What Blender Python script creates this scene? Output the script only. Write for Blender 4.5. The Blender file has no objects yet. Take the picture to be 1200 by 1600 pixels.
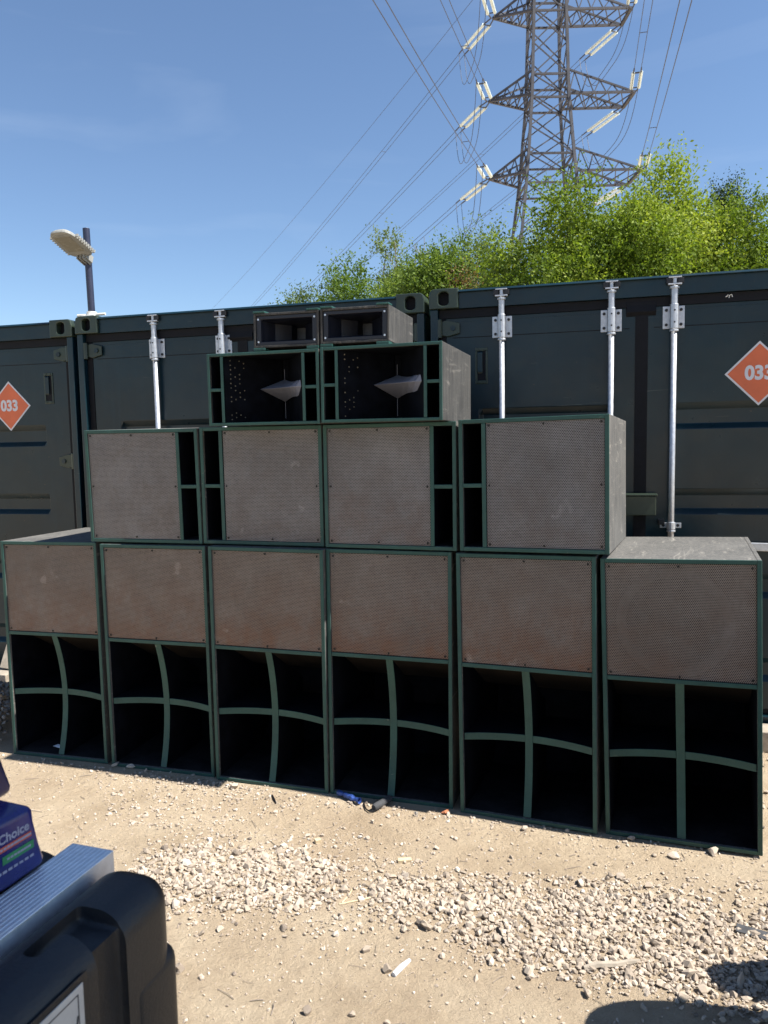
import bpy, bmesh, math, random
import numpy as np
from mathutils import Matrix, Vector

random.seed(7)
RNG = np.random.default_rng(11)
SC = bpy.context.scene
COL = SC.collection

# ------------------------------------------------------------------ camera
F_PX, PITCH, ROLL, CAM_H = 1188.3, 0.089, -0.018, 1.716      # for a 1200 px wide frame
cp, sp, cr, sr = math.cos(PITCH), math.sin(PITCH), math.cos(ROLL), math.sin(ROLL)
_up = Vector((0, sp, cp)); _fw = Vector((0, cp, -sp)); _ex = Vector((1, 0, 0))
_right = cr * _ex + sr * _up
_cup = -sr * _ex + cr * _up
cam_data = bpy.data.cameras.new('camera')
cam = bpy.data.objects.new('camera', cam_data)
COL.objects.link(cam)
M = Matrix((_right, _cup, -_fw)).transposed().to_4x4()
M.translation = Vector((0, 0, CAM_H))
cam.matrix_world = M
cam_data.sensor_fit = 'HORIZONTAL'
cam_data.sensor_width = 36.0
cam_data.lens = 36.0 * F_PX / 1200.0
cam_data.clip_start = 0.05
cam_data.clip_end = 3000
cam_data.dof.use_dof = True
cam_data.dof.focus_distance = 4.3
cam_data.dof.aperture_fstop = 9.0
SC.camera = cam
SC.render.resolution_x, SC.render.resolution_y = 768, 1024

# ------------------------------------------------------------------ light
SUN_AZ, SUN_EL = -0.318, math.radians(57)       # azimuth measured from +X, towards +Y
world = bpy.data.worlds.new('World'); SC.world = world
world.use_nodes = True
wn = world.node_tree.nodes; wl = world.node_tree.links
wn.clear()
sky = wn.new('ShaderNodeTexSky'); sky.sky_type = 'NISHITA'; sky.sun_disc = False
sky.sun_elevation = SUN_EL
sky.sun_rotation = math.pi / 2 - SUN_AZ
sky.altitude = 50; sky.air_density = 1.0; sky.dust_density = 0.15; sky.ozone_density = 4.0
bg = wn.new('ShaderNodeBackground'); bg.inputs['Strength'].default_value = 0.074
wo = wn.new('ShaderNodeOutputWorld')
wtc = wn.new('ShaderNodeTexCoord'); wmp = wn.new('ShaderNodeMapping'); wmp.inputs['Rotation'].default_value = (0, .5, .3); wmp.inputs['Scale'].default_value = (1.2, 1.0, 7.0)
wns = wn.new('ShaderNodeTexNoise'); wns.inputs['Scale'].default_value = 1.6; wns.inputs['Detail'].default_value = 6; wns.inputs['Distortion'].default_value = .6
wr = wn.new('ShaderNodeValToRGB'); wr.color_ramp.elements[0].position = .54; wr.color_ramp.elements[1].position = .80
wr.color_ramp.elements[1].color = (.09, .09, .09, 1)
wmx = wn.new('ShaderNodeMix'); wmx.data_type = 'RGBA'; wmx.inputs[7].default_value = (7.5, 8.2, 9.0, 1)     # thin high cirrus
wl.new(wtc.outputs['Generated'], wmp.inputs[0]); wl.new(wmp.outputs[0], wns.inputs['Vector']); wl.new(wns.outputs['Fac'], wr.inputs[0])
wl.new(wr.outputs[0], wmx.inputs[0]); wl.new(sky.outputs[0], wmx.inputs[6])
wl.new(wmx.outputs[2], bg.inputs['Color']); wl.new(bg.outputs[0], wo.inputs['Surface'])
sun_d = bpy.data.lights.new('sun', 'SUN'); sun_d.energy = 5.0; sun_d.angle = math.radians(0.53)
sun_d.color = (1.0, 0.955, 0.88)
sun = bpy.data.objects.new('sun', sun_d); COL.objects.link(sun)
sdir = Vector((math.cos(SUN_EL) * math.cos(SUN_AZ), math.cos(SUN_EL) * math.sin(SUN_AZ), math.sin(SUN_EL)))
sun.rotation_euler = sdir.to_track_quat('Z', 'Y').to_euler()
sun.location = (6, -2, 12)
vs = SC.view_settings
vs.view_transform = 'Standard'; vs.look = 'None'; vs.gamma = 1.0; vs.use_curve_mapping = False
vs.exposure = 1.15

# ------------------------------------------------------------------ pixel -> place
def ray(px, py):
    a = (px - 600) / F_PX; b = (py - 800) / F_PX
    X = a * cr + b * sr; Y = -a * sr + b * cr
    return Vector((X, cp - Y * sp, -sp - Y * cp))
def on_z(px, py, z=0.0):
    r = ray(px, py); t = (z - CAM_H) / r.z
    return Vector((r.x * t, r.y * t, z))
def at_y(px, py, y):
    r = ray(px, py); t = y / r.y
    return Vector((r.x * t, y, CAM_H + r.z * t))

# ------------------------------------------------------------------ materials
def mat(name):
    m = bpy.data.materials.new(name); m.use_nodes = True
    nt = m.node_tree; nt.nodes.clear()
    out = nt.nodes.new('ShaderNodeOutputMaterial')
    p = nt.nodes.new('ShaderNodeBsdfPrincipled')
    nt.links.new(p.outputs[0], out.inputs['Surface'])
    return m, nt, p, out
def N(nt, t, **kw):
    n = nt.nodes.new(t)
    for k, v in kw.items():
        if k.startswith('i_'):
            n.inputs[int(k[2:]) if k[2:].isdigit() else k[2:].replace('_', ' ')].default_value = v
        else: setattr(n, k, v)
    return n
def noise(nt, vec, scale, detail=4, rough=0.6, dist=0.0):
    n = N(nt, 'ShaderNodeTexNoise'); n.inputs['Scale'].default_value = scale
    n.inputs['Detail'].default_value = detail; n.inputs['Roughness'].default_value = rough
    n.inputs['Distortion'].default_value = dist
    if vec is not None: nt.links.new(vec, n.inputs['Vector'])
    return n.outputs['Fac']
def ramp(nt, fac, stops):
    r = N(nt, 'ShaderNodeValToRGB'); e = r.color_ramp.elements
    while len(e) < len(stops): e.new(0.5)
    for k, (p, c) in enumerate(stops):
        e[k].position = p; e[k].color = (*c, 1) if len(c) == 3 else c
    nt.links.new(fac, r.inputs[0]); return r.outputs[0]
def mixc(nt, fac, a, b, mode='MIX'):
    m = N(nt, 'ShaderNodeMix', data_type='RGBA', blend_type=mode)
    for s, v in ((m.inputs[0], fac), (m.inputs[6], a), (m.inputs[7], b)):
        if isinstance(v, (int, float)): s.default_value = v
        elif isinstance(v, tuple): s.default_value = (*v, 1) if len(v) == 3 else v
        else: nt.links.new(v, s)
    return m.outputs[2]
def mth(nt, op, a, b=None, clamp=False):
    m = N(nt, 'ShaderNodeMath', operation=op, use_clamp=clamp)
    for s, v in zip(m.inputs, (a, b)):
        if v is None: continue
        if isinstance(v, (int, float)): s.default_value = v
        else: nt.links.new(v, s)
    return m.outputs[0]
def vmath(nt, op, a, b=None):
    m = N(nt, 'ShaderNodeVectorMath', operation=op)
    for s, v in zip(m.inputs, (a, b)):
        if v is None: continue
        if isinstance(v, tuple): s.default_value = v
        else: nt.links.new(v, s)
    return m
def coords(nt, own=True, scale=None):
    """object coordinates, shifted per object so that copies do not repeat"""
    tc = N(nt, 'ShaderNodeTexCoord'); v = tc.outputs['Object']
    if own:
        oi = N(nt, 'ShaderNodeObjectInfo')
        s = vmath(nt, 'SCALE', (1, 1, 1)); nt.links.new(oi.outputs['Random'], s.inputs['Scale'])
        s2 = vmath(nt, 'MULTIPLY', s.outputs[0], (37.0, 53.0, 71.0))
        v = vmath(nt, 'ADD', v, s2.outputs[0]).outputs[0]
    if scale: v = vmath(nt, 'MULTIPLY', v, scale).outputs[0]
    return v
def bump(nt, p, h, strength=0.3, dist=0.01):
    b = N(nt, 'ShaderNodeBump'); b.inputs['Strength'].default_value = strength; b.inputs['Distance'].default_value = dist
    nt.links.new(h, b.inputs['Height']); nt.links.new(b.outputs[0], p.inputs['Normal'])
def simple(name, col, rough=0.5, metal=0.0, var=0.25, scale=30, bmp=0.0, spec=0.5, own=True):
    m, nt, p, o = mat(name)
    v = coords(nt, own); f = noise(nt, v, scale, 5)
    c2 = tuple(min(1, c * (1 + var)) for c in col); c1 = tuple(c * (1 - var) for c in col)
    nt.links.new(ramp(nt, f, [(0.3, c1), (0.7, c2)]), p.inputs['Base Color'])
    r = N(nt, 'ShaderNodeMapRange'); r.inputs[3].default_value = max(0, rough - .1); r.inputs[4].default_value = min(1, rough + .1)
    nt.links.new(f, r.inputs[0]); nt.links.new(r.outputs[0], p.inputs['Roughness'])
    p.inputs['Metallic'].default_value = metal; p.inputs['Specular IOR Level'].default_value = spec
    if bmp: bump(nt, p, noise(nt, v, scale * 4, 6), bmp, 0.003)
    return m

MT = {}
# green painted plywood edge, chipped
def m_green():
    m, nt, p, o = mat('green_paint')
    v = coords(nt)
    a = noise(nt, v, 9, 5); b = noise(nt, v, 130, 4, .7); c = noise(nt, v, 38, 6, .75)
    base = ramp(nt, a, [(0.25, (.008, .048, .040)), (0.75, (.017, .080, .066))])
    base = mixc(nt, mth(nt, 'MULTIPLY', ramp(nt, b, [(.5, (0, 0, 0)), (.75, (1, 1, 1))]), .35), base, (.05, .105, .08))
    chips = ramp(nt, c, [(.655, (0, 0, 0)), (.69, (1, 1, 1))])
    base = mixc(nt, mth(nt, 'MULTIPLY', chips, .7), base, (.20, .20, .16))
    nt.links.new(base, p.inputs['Base Color'])
    p.inputs['Roughness'].default_value = .55
    bump(nt, p, b, .35, .002)
    return m
MT['green'] = m_green()
# black textured, scuffed plywood
def m_black(name, lo, hi, streak):
    m, nt, p, o = mat(name)
    v = coords(nt)
    a = noise(nt, v, 5, 5); fine = noise(nt, v, 180, 5, .75)
    v2 = vmath(nt, 'MULTIPLY', v, (60, 60, 4)).outputs[0]
    s1 = noise(nt, v2, 1.0, 6, .7, .4)
    v3 = vmath(nt, 'MULTIPLY', v, (22, 3.5, 22)).outputs[0]
    s2 = noise(nt, v3, 1.0, 7, .75, 1.2)
    base = ramp(nt, a, [(.3, (lo, lo, lo * .97)), (.7, (hi, hi * .98, hi * .93))])
    base = mixc(nt, mth(nt, 'MULTIPLY', ramp(nt, s1, [(.45, (0, 0, 0)), (.8, (1, 1, 1))]), streak), base, (.33, .31, .27))
    base = mixc(nt, mth(nt, 'MULTIPLY', ramp(nt, s2, [(.56, (0, 0, 0)), (.72, (1, 1, 1))]), streak * 1.3), base, (.42, .39, .34))
    base = mixc(nt, mth(nt, 'MULTIPLY', ramp(nt, fine, [(.58, (0, 0, 0)), (.75, (1, 1, 1))]), streak * .9), base, (.40, .38, .34))
    nt.links.new(base, p.inputs['Base Color'])
    p.inputs['Roughness'].default_value = .75
    bump(nt, p, fine, .5, .003)
    return m
MT['scuffed'] = m_black('scuffed_black_plywood', .055, .10, .42)
MT['scuffed_dark'] = m_black('dark_scuffed_plywood', .022, .045, .22)
MT['inner'] = simple('inner_black_paint', (.0045, .0055, .0085), .8, var=.5, scale=14, bmp=.2, spec=.06)
MT['reflector'] = simple('inner_brown_board', (.022, .017, .013), .8, var=.4, scale=8, spec=.2)
def m_dusty():
    m, nt, p, o = mat('dusty_black_floor')
    v = coords(nt); a = noise(nt, v, 7, 6, .7); b = noise(nt, v, 120, 5, .75)
    c = ramp(nt, a, [(.35, (.006, .006, .008)), (.7, (.026, .025, .026))])
    c = mixc(nt, mth(nt, 'MULTIPLY', ramp(nt, b, [(.62, (0, 0, 0)), (.72, (1, 1, 1))]), .35), c, (.12, .11, .10))
    nt.links.new(c, p.inputs['Base Color']); p.inputs['Roughness'].default_value = .9; p.inputs['Specular IOR Level'].default_value = .1
    return m
MT['dusty'] = m_dusty()
MT['cone'] = simple('speaker_cone_paper', (.022, .021, .020), .85, var=.1, scale=20, spec=.2)
MT['cone_dusty'] = simple('dusty_cone_paper', (.075, .07, .066), .85, var=.1, scale=20, spec=.2)
MT['rubber'] = simple('black_rubber', (.006, .0065, .009), .6, var=.3, scale=20, spec=.2)
MT['screw_black'] = simple('black_screw', (.015, .014, .013), .45, metal=.4, var=.2)
MT['screw_steel'] = simple('zinc_screw', (.62, .63, .66), .35, metal=.9, var=.1)
# perforated steel grille
def m_grille(name, lo, hi, patch, rustk):
    m, nt, p, o = mat(name)
    tc = N(nt, 'ShaderNodeTexCoord'); oi = N(nt, 'ShaderNodeObjectInfo')
    v = coords(nt)
    big = noise(nt, v, 2.6, 5, .65); med = noise(nt, v, 7, 7, .72); fine = noise(nt, v, 60, 4, .7)
    base = ramp(nt, big, [(.3, lo), (.7, hi)])
    base = mixc(nt, mth(nt, 'MULTIPLY', ramp(nt, med, [(.40, (0, 0, 0)), (.66, (1, 1, 1))]), .6), base, patch)
    base = mixc(nt, mth(nt, 'MULTIPLY', ramp(nt, fine, [(.45, (0, 0, 0)), (.75, (1, 1, 1))]), .3), base, tuple(c * .55 for c in patch))
    sep = N(nt, 'ShaderNodeSeparateXYZ'); nt.links.new(tc.outputs['Generated'], sep.inputs[0])
    low = mth(nt, 'POWER', mth(nt, 'SUBTRACT', 1.0, sep.outputs['Z']), 1.8)          # rust creeps up from the lower edge, more on some boxes
    rr = mth(nt, 'MULTIPLY', mth(nt, 'MULTIPLY', low, ramp(nt, med, [(.3, (0, 0, 0)), (.65, (1, 1, 1))])), mth(nt, 'MULTIPLY', mth(nt, 'ADD', oi.outputs['Random'], .15), rustk), clamp=True)
    base = mixc(nt, rr, base, (.26, .115, .06))
    spots = ramp(nt, noise(nt, v, 7.5, 3, .5), [(.69, (0, 0, 0)), (.73, (1, 1, 1))])
    base = mixc(nt, mth(nt, 'MULTIPLY', spots, .45), base, tuple(min(1, c * 1.5) for c in hi))
    nt.links.new(base, p.inputs['Base Color'])
    p.inputs['Roughness'].default_value = .5; p.inputs['Metallic'].default_value = .2
    bump(nt, p, noise(nt, v, 3.5, 3, .5), .25, .02)
    pitch = .0074
    s3 = math.sqrt(3)
    q = vmath(nt, 'MULTIPLY', tc.outputs['Object'], (1 / pitch, 0, 1 / (pitch * s3))).outputs[0]
    ds = []
    for off in ((0, 0, 0), (.5, 0, .5)):
        f = vmath(nt, 'FRACTION', vmath(nt, 'ADD', q, off).outputs[0]).outputs[0]
        d = vmath(nt, 'SUBTRACT', f, (.5, 0, .5)).outputs[0]
        d = vmath(nt, 'MULTIPLY', d, (1, 0, s3)).outputs[0]
        ds.append(vmath(nt, 'LENGTH', d).outputs['Value'])
    dist = mth(nt, 'MINIMUM', ds[0], ds[1])
    hole = mth(nt, 'LESS_THAN', dist, .315)
    tr = N(nt, 'ShaderNodeBsdfTransparent'); mx = N(nt, 'ShaderNodeMixShader')
    nt.links.new(hole, mx.inputs[0]); nt.links.new(p.outputs[0], mx.inputs[1]); nt.links.new(tr.outputs[0], mx.inputs[2])
    nt.links.new(mx.outputs[0], o.inputs['Surface'])
    return m
MT['grille'] = m_grille('perforated_steel_grey', (.20, .19, .19), (.30, .285, .28), (.18, .155, .14), .4)
MT['grille_brown'] = m_grille('perforated_steel_brown', (.185, .155, .135), (.30, .255, .225), (.20, .15, .12), .7)
# container paint
def m_paint(name, col):
    m, nt, p, o = mat(name)
    v = coords(nt)
    a = noise(nt, v, 1.3, 5, .6); b = noise(nt, v, 55, 5, .7)
    vz = vmath(nt, 'MULTIPLY', v, (16, 16, .9)).outputs[0]; s = noise(nt, vz, 1, 6, .72)
    base = ramp(nt, a, [(.3, tuple(c * .7 for c in col)), (.7, tuple(c * 1.3 for c in col))])
    base = mixc(nt, mth(nt, 'MULTIPLY', ramp(nt, s, [(.52, (0, 0, 0)), (.8, (1, 1, 1))]), .3), base, tuple(c * 2.0 + .003 for c in col))
    dirt = ramp(nt, noise(nt, v, 3.2, 7, .72), [(.5, (0, 0, 0)), (.75, (1, 1, 1))])
    base = mixc(nt, mth(nt, 'MULTIPLY', dirt, .14), base, (.045, .040, .030))
    dots = ramp(nt, noise(nt, v, 26, 3, .6), [(.72, (0, 0, 0)), (.745, (1, 1, 1))])
    base = mixc(nt, mth(nt, 'MULTIPLY', dots, .45), base, (.13, .085, .05))
    vs_ = vmath(nt, 'MULTIPLY', v, (3, 40, 55)).outputs[0]
    scr = ramp(nt, noise(nt, vs_, 1, 3, .5, .8), [(.735, (0, 0, 0)), (.75, (1, 1, 1))])
    base = mixc(nt, mth(nt, 'MULTIPLY', scr, .35), base, (.11, .12, .10))
    nt.links.new(base, p.inputs['Base Color'])
    r = N(nt, 'ShaderNodeMapRange'); r.inputs[3].default_value = .18; r.inputs[4].default_value = .46
    nt.links.new(noise(nt, v, 5, 6, .7), r.inputs[0]); nt.links.new(r.outputs[0], p.inputs['Roughness'])
    p.inputs['Specular IOR Level'].default_value = .42
    hh = mth(nt, 'ADD', mth(nt, 'MULTIPLY', b, .06), mth(nt, 'MULTIPLY', noise(nt, v, 4.5, 3, .5), 1.0))
    bump(nt, p, hh, .30, .012)
    return m
MT['paint'] = m_paint('sky_tinted_green_paint', (.0022, .0165, .0245))  # the sky's blue reflection is put into this green paint's base colour
MT['casting'] = m_paint('olive_casting_paint', (.027, .040, .028))
MT['galv'] = simple('galvanised_steel', (.52, .54, .57), .42, metal=.65, var=.14, scale=45, bmp=.08)
MT['dark_steel'] = simple('dark_steel', (.03, .03, .033), .45, metal=.5, var=.3)
MT['placard'] = simple('orange_placard', (.62, .135, .05), .5, var=.10, scale=9)
MT['white_vinyl'] = simple('white_vinyl', (.60, .61, .64), .5, var=.05, scale=20)
MT['lamp_grey'] = simple('lamp_grey_aluminium', (.27, .27, .25), .5, var=.1, scale=20)
MT['lens'] = simple('lamp_lens', (.26, .24, .19), .25, var=.1, scale=40)
MT['pole'] = simple('dark_blue_pole_paint', (.020, .024, .050), .4, var=.2, scale=8)
MT['bare_white'] = simple('white_clamp', (.70, .70, .66), .5, var=.1)
MT['plastic'] = simple('black_moulded_plastic', (.014, .0155, .019), .38, var=.2, scale=160, bmp=.35)
def m_plastic():
    m, nt, p, o = mat('scuffed_black_moulded_plastic')
    v = coords(nt); a = noise(nt, v, 160, 5, .7); b = noise(nt, v, 6, 7, .72); sc = noise(nt, vmath(nt, 'MULTIPLY', v, (70, 6, 30)).outputs[0], 1, 4, .6, 1.0)
    c = ramp(nt, a, [(.3, (.011, .0125, .016)), (.7, (.017, .0185, .022))])
    c = mixc(nt, mth(nt, 'MULTIPLY', ramp(nt, b, [(.5, (0, 0, 0)), (.78, (1, 1, 1))]), .30), c, (.085, .075, .062))
    c = mixc(nt, mth(nt, 'MULTIPLY', ramp(nt, sc, [(.70, (0, 0, 0)), (.73, (1, 1, 1))]), .4), c, (.09, .09, .09))
    nt.links.new(c, p.inputs['Base Color'])
    r = N(nt, 'ShaderNodeMapRange'); r.inputs[3].default_value = .30; r.inputs[4].default_value = .55
    nt.links.new(b, r.inputs[0]); nt.links.new(r.outputs[0], p.inputs['Roughness'])
    bump(nt, p, a, .4, .003)
    return m
MT['plastic'] = m_plastic()
MT['alu'] = simple('aluminium_extrusion', (.80, .82, .85), .45, metal=.55, var=.08, scale=60)
MT['card'] = simple('pale_card', (.55, .54, .52), .5, var=.06)
MT['ink'] = simple('dark_ink', (.04, .04, .045), .6, var=.1)
MT['blue_film'] = simple('blue_plastic_film', (.018, .022, .16), .28, var=.25, scale=9, bmp=.15)
MT['navy_film'] = simple('navy_plastic_film', (.010, .012, .075), .3, var=.25, scale=9)
MT['pale_ink'] = simple('pale_print', (.30, .33, .46), .4, var=.1)
MT['red_ink'] = simple('red_print', (.50, .10, .06), .4, var=.15)
MT['green_ink'] = simple('green_print', (.03, .24, .10), .4, var=.15)
MT['yellow_ink'] = simple('yellow_print', (.62, .36, .05), .4, var=.15)
MT['wood'] = simple('weathered_timber', (.30, .26, .21), .85, var=.3, scale=16, bmp=.3)
MT['pale_wood'] = simple('pale_split_wood', (.52, .42, .27), .8, var=.2, scale=60)
MT['brick'] = simple('orange_brick', (.46, .17, .08), .85, var=.3, scale=60, bmp=.3)
MT['wrapper'] = simple('blue_foil_wrapper', (.03, .07, .26), .3, metal=.2, var=.5, scale=60, bmp=.4)
MT['slate'] = simple('dark_slate', (.045, .047, .052), .85, var=.3, scale=40, bmp=.2)
MT['bark'] = simple('tree_bark', (.13, .10, .075), .9, var=.35, scale=12, bmp=.5)
MT['twig'] = simple('bare_twig', (.24, .20, .16), .9, var=.3, scale=12)
MT['lattice'] = simple('weathered_lattice_steel', (.060, .062, .074), .65, metal=.25, var=.35, scale=1.3)
MT['wire'] = simple('dark_conductor', (.055, .055, .062), .6, metal=.3, var=.2, scale=.5)
MT['glass_ins'] = simple('glass_insulator', (.62, .70, .68), .2, var=.15, scale=3)
MT['canvas'] = simple('dark_canvas', (.05, .05, .055), .9, var=.1)
MT['paper'] = simple('white_paper', (.75, .76, .80), .6, var=.05)

def m_stone():
    m, nt, p, o = mat('limestone_chip')
    at = N(nt, 'ShaderNodeAttribute', attribute_name='tone')
    g = N(nt, 'ShaderNodeTexCoord')
    f = noise(nt, g.outputs['Object'], 160, 5, .7)
    c = ramp(nt, at.outputs['Fac'], [(0, (.15, .125, .105)), (.25, (.30, .25, .20)), (.6, (.41, .345, .28)), (.92, (.49, .43, .36)), (1, (.60, .56, .50))])
    c = mixc(nt, mth(nt, 'MULTIPLY', ramp(nt, f, [(.4, (0, 0, 0)), (.7, (1, 1, 1))]), .35), c, (.38, .30, .22))
    nt.links.new(c, p.inputs['Base Color']); p.inputs['Roughness'].default_value = .9
    p.inputs['Specular IOR Level'].default_value = .25
    bump(nt, p, f, .4, .003)
    return m
MT['stone'] = m_stone()
def m_ground():
    m, nt, p, o = mat('sandy_dirt')
    tc = N(nt, 'ShaderNodeTexCoord'); v = tc.outputs['Object']
    big = noise(nt, v, .55, 4); med = noise(nt, v, 2.6, 6, .65); fine = noise(nt, v, 26, 8, .75); grit = noise(nt, v, 170, 6, .8)
    c = ramp(nt, med, [(.28, (.40, .31, .21)), (.5, (.53, .425, .30)), (.75, (.60, .50, .365))])
    c = mixc(nt, mth(nt, 'MULTIPLY', ramp(nt, big, [(.45, (0, 0, 0)), (.66, (1, 1, 1))]), .6), c, (.39, .29, .195))
    c = mixc(nt, mth(nt, 'MULTIPLY', ramp(nt, noise(nt, v, 9, 7, .7), [(.48, (0, 0, 0)), (.66, (1, 1, 1))]), .4), c, (.42, .33, .235))
    c = mixc(nt, mth(nt, 'MULTIPLY', ramp(nt, fine, [(.5, (0, 0, 0)), (.8, (1, 1, 1))]), .55), c, (.32, .245, .175))
    c = mixc(nt, mth(nt, 'MULTIPLY', ramp(nt, grit, [(.55, (0, 0, 0)), (.72, (1, 1, 1))]), .4), c, (.60, .53, .43))
    c = mixc(nt, mth(nt, 'MULTIPLY', ramp(nt, grit, [(.28, (1, 1, 1)), (.42, (0, 0, 0))]), .4), c, (.25, .19, .14))
    nt.links.new(c, p.inputs['Base Color']); p.inputs['Roughness'].default_value = .95
    p.inputs['Specular IOR Level'].default_value = .2
    h = mth(nt, 'ADD', mth(nt, 'MULTIPLY', fine, 1.0), mth(nt, 'MULTIPLY', grit, .35))
    bump(nt, p, h, 1.0, .03)
    return m
MT['ground'] = m_ground()
def m_leaf(name, dark, mid, light, trans=.34):
    m, nt, p, o = mat(name)
    at = N(nt, 'ShaderNodeAttribute', attribute_name='tone')
    c = ramp(nt, at.outputs['Fac'], [(0, dark), (.5, mid), (1, light)])
    nt.links.new(c, p.inputs['Base Color']); p.inputs['Roughness'].default_value = .6
    p.inputs['Specular IOR Level'].default_value = .15
    t = N(nt, 'ShaderNodeBsdfTranslucent'); nt.links.new(mixc(nt, 1.0, c, (1.25, 1.3, .55), 'MULTIPLY'), t.inputs[0])
    mx = N(nt, 'ShaderNodeMixShader'); mx.inputs[0].default_value = trans
    nt.links.new(p.outputs[0], mx.inputs[1]); nt.links.new(t.outputs[0], mx.inputs[2])
    nt.links.new(mx.outputs[0], o.inputs['Surface'])
    return m
MT['leaf_bright'] = m_leaf('bright_spring_leaf', (.085, .135, .018), (.19, .26, .034), (.32, .37, .07))
MT['leaf_mid'] = m_leaf('mid_green_leaf', (.065, .115, .022), (.12, .185, .034), (.20, .265, .06))
MT['leaf_grey'] = m_leaf('grey_green_leaf', (.08, .12, .045), (.13, .18, .065), (.20, .25, .10))
MT['leaf_dark'] = m_leaf('dark_conifer_leaf', (.02, .04, .018), (.035, .06, .025), (.06, .09, .035), .2)
MT['leaf_brown'] = m_leaf('dead_brown_leaf', (.14, .085, .045), (.20, .13, .07), (.27, .18, .10), .3)

# ------------------------------------------------------------------ mesh helpers
class MB:
    def __init__(s): s.v = []; s.f = []
    def add(s, vs, fs):
        o = len(s.v); s.v += [tuple(x) for x in vs]; s.f += [tuple(i + o for i in f) for f in fs]; return s
    def box(s, x0, x1, y0, y1, z0, z1):
        return s.add([(x0, y0, z0), (x1, y0, z0), (x1, y1, z0), (x0, y1, z0), (x0, y0, z1), (x1, y0, z1), (x1, y1, z1), (x0, y1, z1)],
                     [(0, 3, 2, 1), (4, 5, 6, 7), (0, 1, 5, 4), (1, 2, 6, 5), (2, 3, 7, 6), (3, 0, 4, 7)])
    def obox(s, p0, p1, w, h, up=(0, 0, 1)):
        """bar from p0 to p1 with a w x h section"""
        p0 = Vector(p0); p1 = Vector(p1); d = (p1 - p0).normalized(); u = Vector(up)
        if abs(d.dot(u)) > .98: u = Vector((1, 0, 0))
        a = d.cross(u).normalized(); b = a.cross(d)
        vs = [p + a * sx * w / 2 + b * sy * h / 2 for p in (p0, p1) for sx, sy in ((-1, -1), (1, -1), (1, 1), (-1, 1))]
        return s.add(vs, [(0, 1, 2, 3), (7, 6, 5, 4), (0, 4, 5, 1), (1, 5, 6, 2), (2, 6, 7, 3), (3, 7, 4, 0)])
    def tube(s, pts, r, n=8, cap=True):
        pts = [Vector(p) for p in pts]; rs = r if isinstance(r, (list, tuple)) else [r] * len(pts)
        o = len(s.v); prev = None
        for k, p in enumerate(pts):
            d = (pts[min(k + 1, len(pts) - 1)] - pts[max(k - 1, 0)]).normalized()
            if prev is None:
                u = Vector((0, 0, 1)) if abs(d.z) < .9 else Vector((1, 0, 0))
                a = d.cross(u).normalized()
            else: a = (prev - d * prev.dot(d)).normalized()
            prev = a; b = d.cross(a)
            for j in range(n):
                t = 2 * math.pi * j / n
                s.v.append(tuple(p + (a * math.cos(t) + b * math.sin(t)) * rs[k]))
        for k in range(len(pts) - 1):
            for j in range(n):
                s.f.append((o + k * n + j, o + k * n + (j + 1) % n, o + (k + 1) * n + (j + 1) % n, o + (k + 1) * n + j))
        if cap:
            s.f.append(tuple(o + j for j in reversed(range(n)))); e = o + (len(pts) - 1) * n
            s.f.append(tuple(e + j for j in range(n)))
        return s
    def prism(s, poly, axis, a, b):
        """extrude a 2D polygon along an axis ('x','y','z')"""
        def P(u, w, t): return {'x': (t, u, w), 'y': (u, t, w), 'z': (u, w, t)}[axis]
        n = len(poly)
        return s.add([P(u, w, a) for u, w in poly] + [P(u, w, b) for u, w in poly],
                     [tuple(range(n)), tuple(reversed(range(n, 2 * n)))] + [(i, i + n, (i + 1) % n + n, (i + 1) % n) for i in range(n)])
    def build(s, name, m, parent=None, bevel=0.0, smooth=False, seg=2, fix=True):
        me = bpy.data.meshes.new(name); me.from_pydata(s.v, [], s.f); me.validate()
        if fix:
            bm = bmesh.new(); bm.from_mesh(me); bmesh.ops.recalc_face_normals(bm, faces=bm.faces); bm.to_mesh(me); bm.free()
        return link(name, me, m, parent, bevel, smooth, seg)
def link(name, me, m, parent=None, bevel=0.0, smooth=False, seg=2):
    o = bpy.data.objects.new(name, me); COL.objects.link(o)
    if m is not None and not me.materials: me.materials.append(MT[m] if isinstance(m, str) else m)
    if parent is not None: o.parent = parent
    if smooth:
        me.polygons.foreach_set('use_smooth', [True] * len(me.polygons))
    if bevel:
        b = o.modifiers.new('bevel', 'BEVEL'); b.width = bevel; b.segments = seg; b.limit_method = 'ANGLE'
        b.angle_limit = math.radians(40)
    return o
def tag(o, label=None, cat=None, group=None, kind=None):
    if label: o['label'] = label
    if cat: o['category'] = cat
    if group: o['group'] = group
    if kind: o['kind'] = kind
    return o
def thing(name, label, cat, matrix=None, group=None):
    o = bpy.data.objects.new(name, None); COL.objects.link(o); o.empty_display_size = .1
    if matrix is not None: o.matrix_world = matrix
    return tag(o, label, cat, group)
def frame(x, y, z, yaw, lean=0, roll=0):
    r = Vector((math.cos(yaw), math.sin(yaw), 0)); b = Vector((-math.sin(yaw), math.cos(yaw), 0)); u = Vector((0, 0, 1))
    u = u * math.cos(lean) + b * math.sin(lean)
    r2 = r * math.cos(roll) + u * math.sin(roll); u2 = u * math.cos(roll) - r * math.sin(roll)
    b2 = u2.cross(r2)
    m = Matrix((r2, b2, u2)).transposed().to_4x4(); m.translation = Vector((x, y, z)); return m
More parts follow.
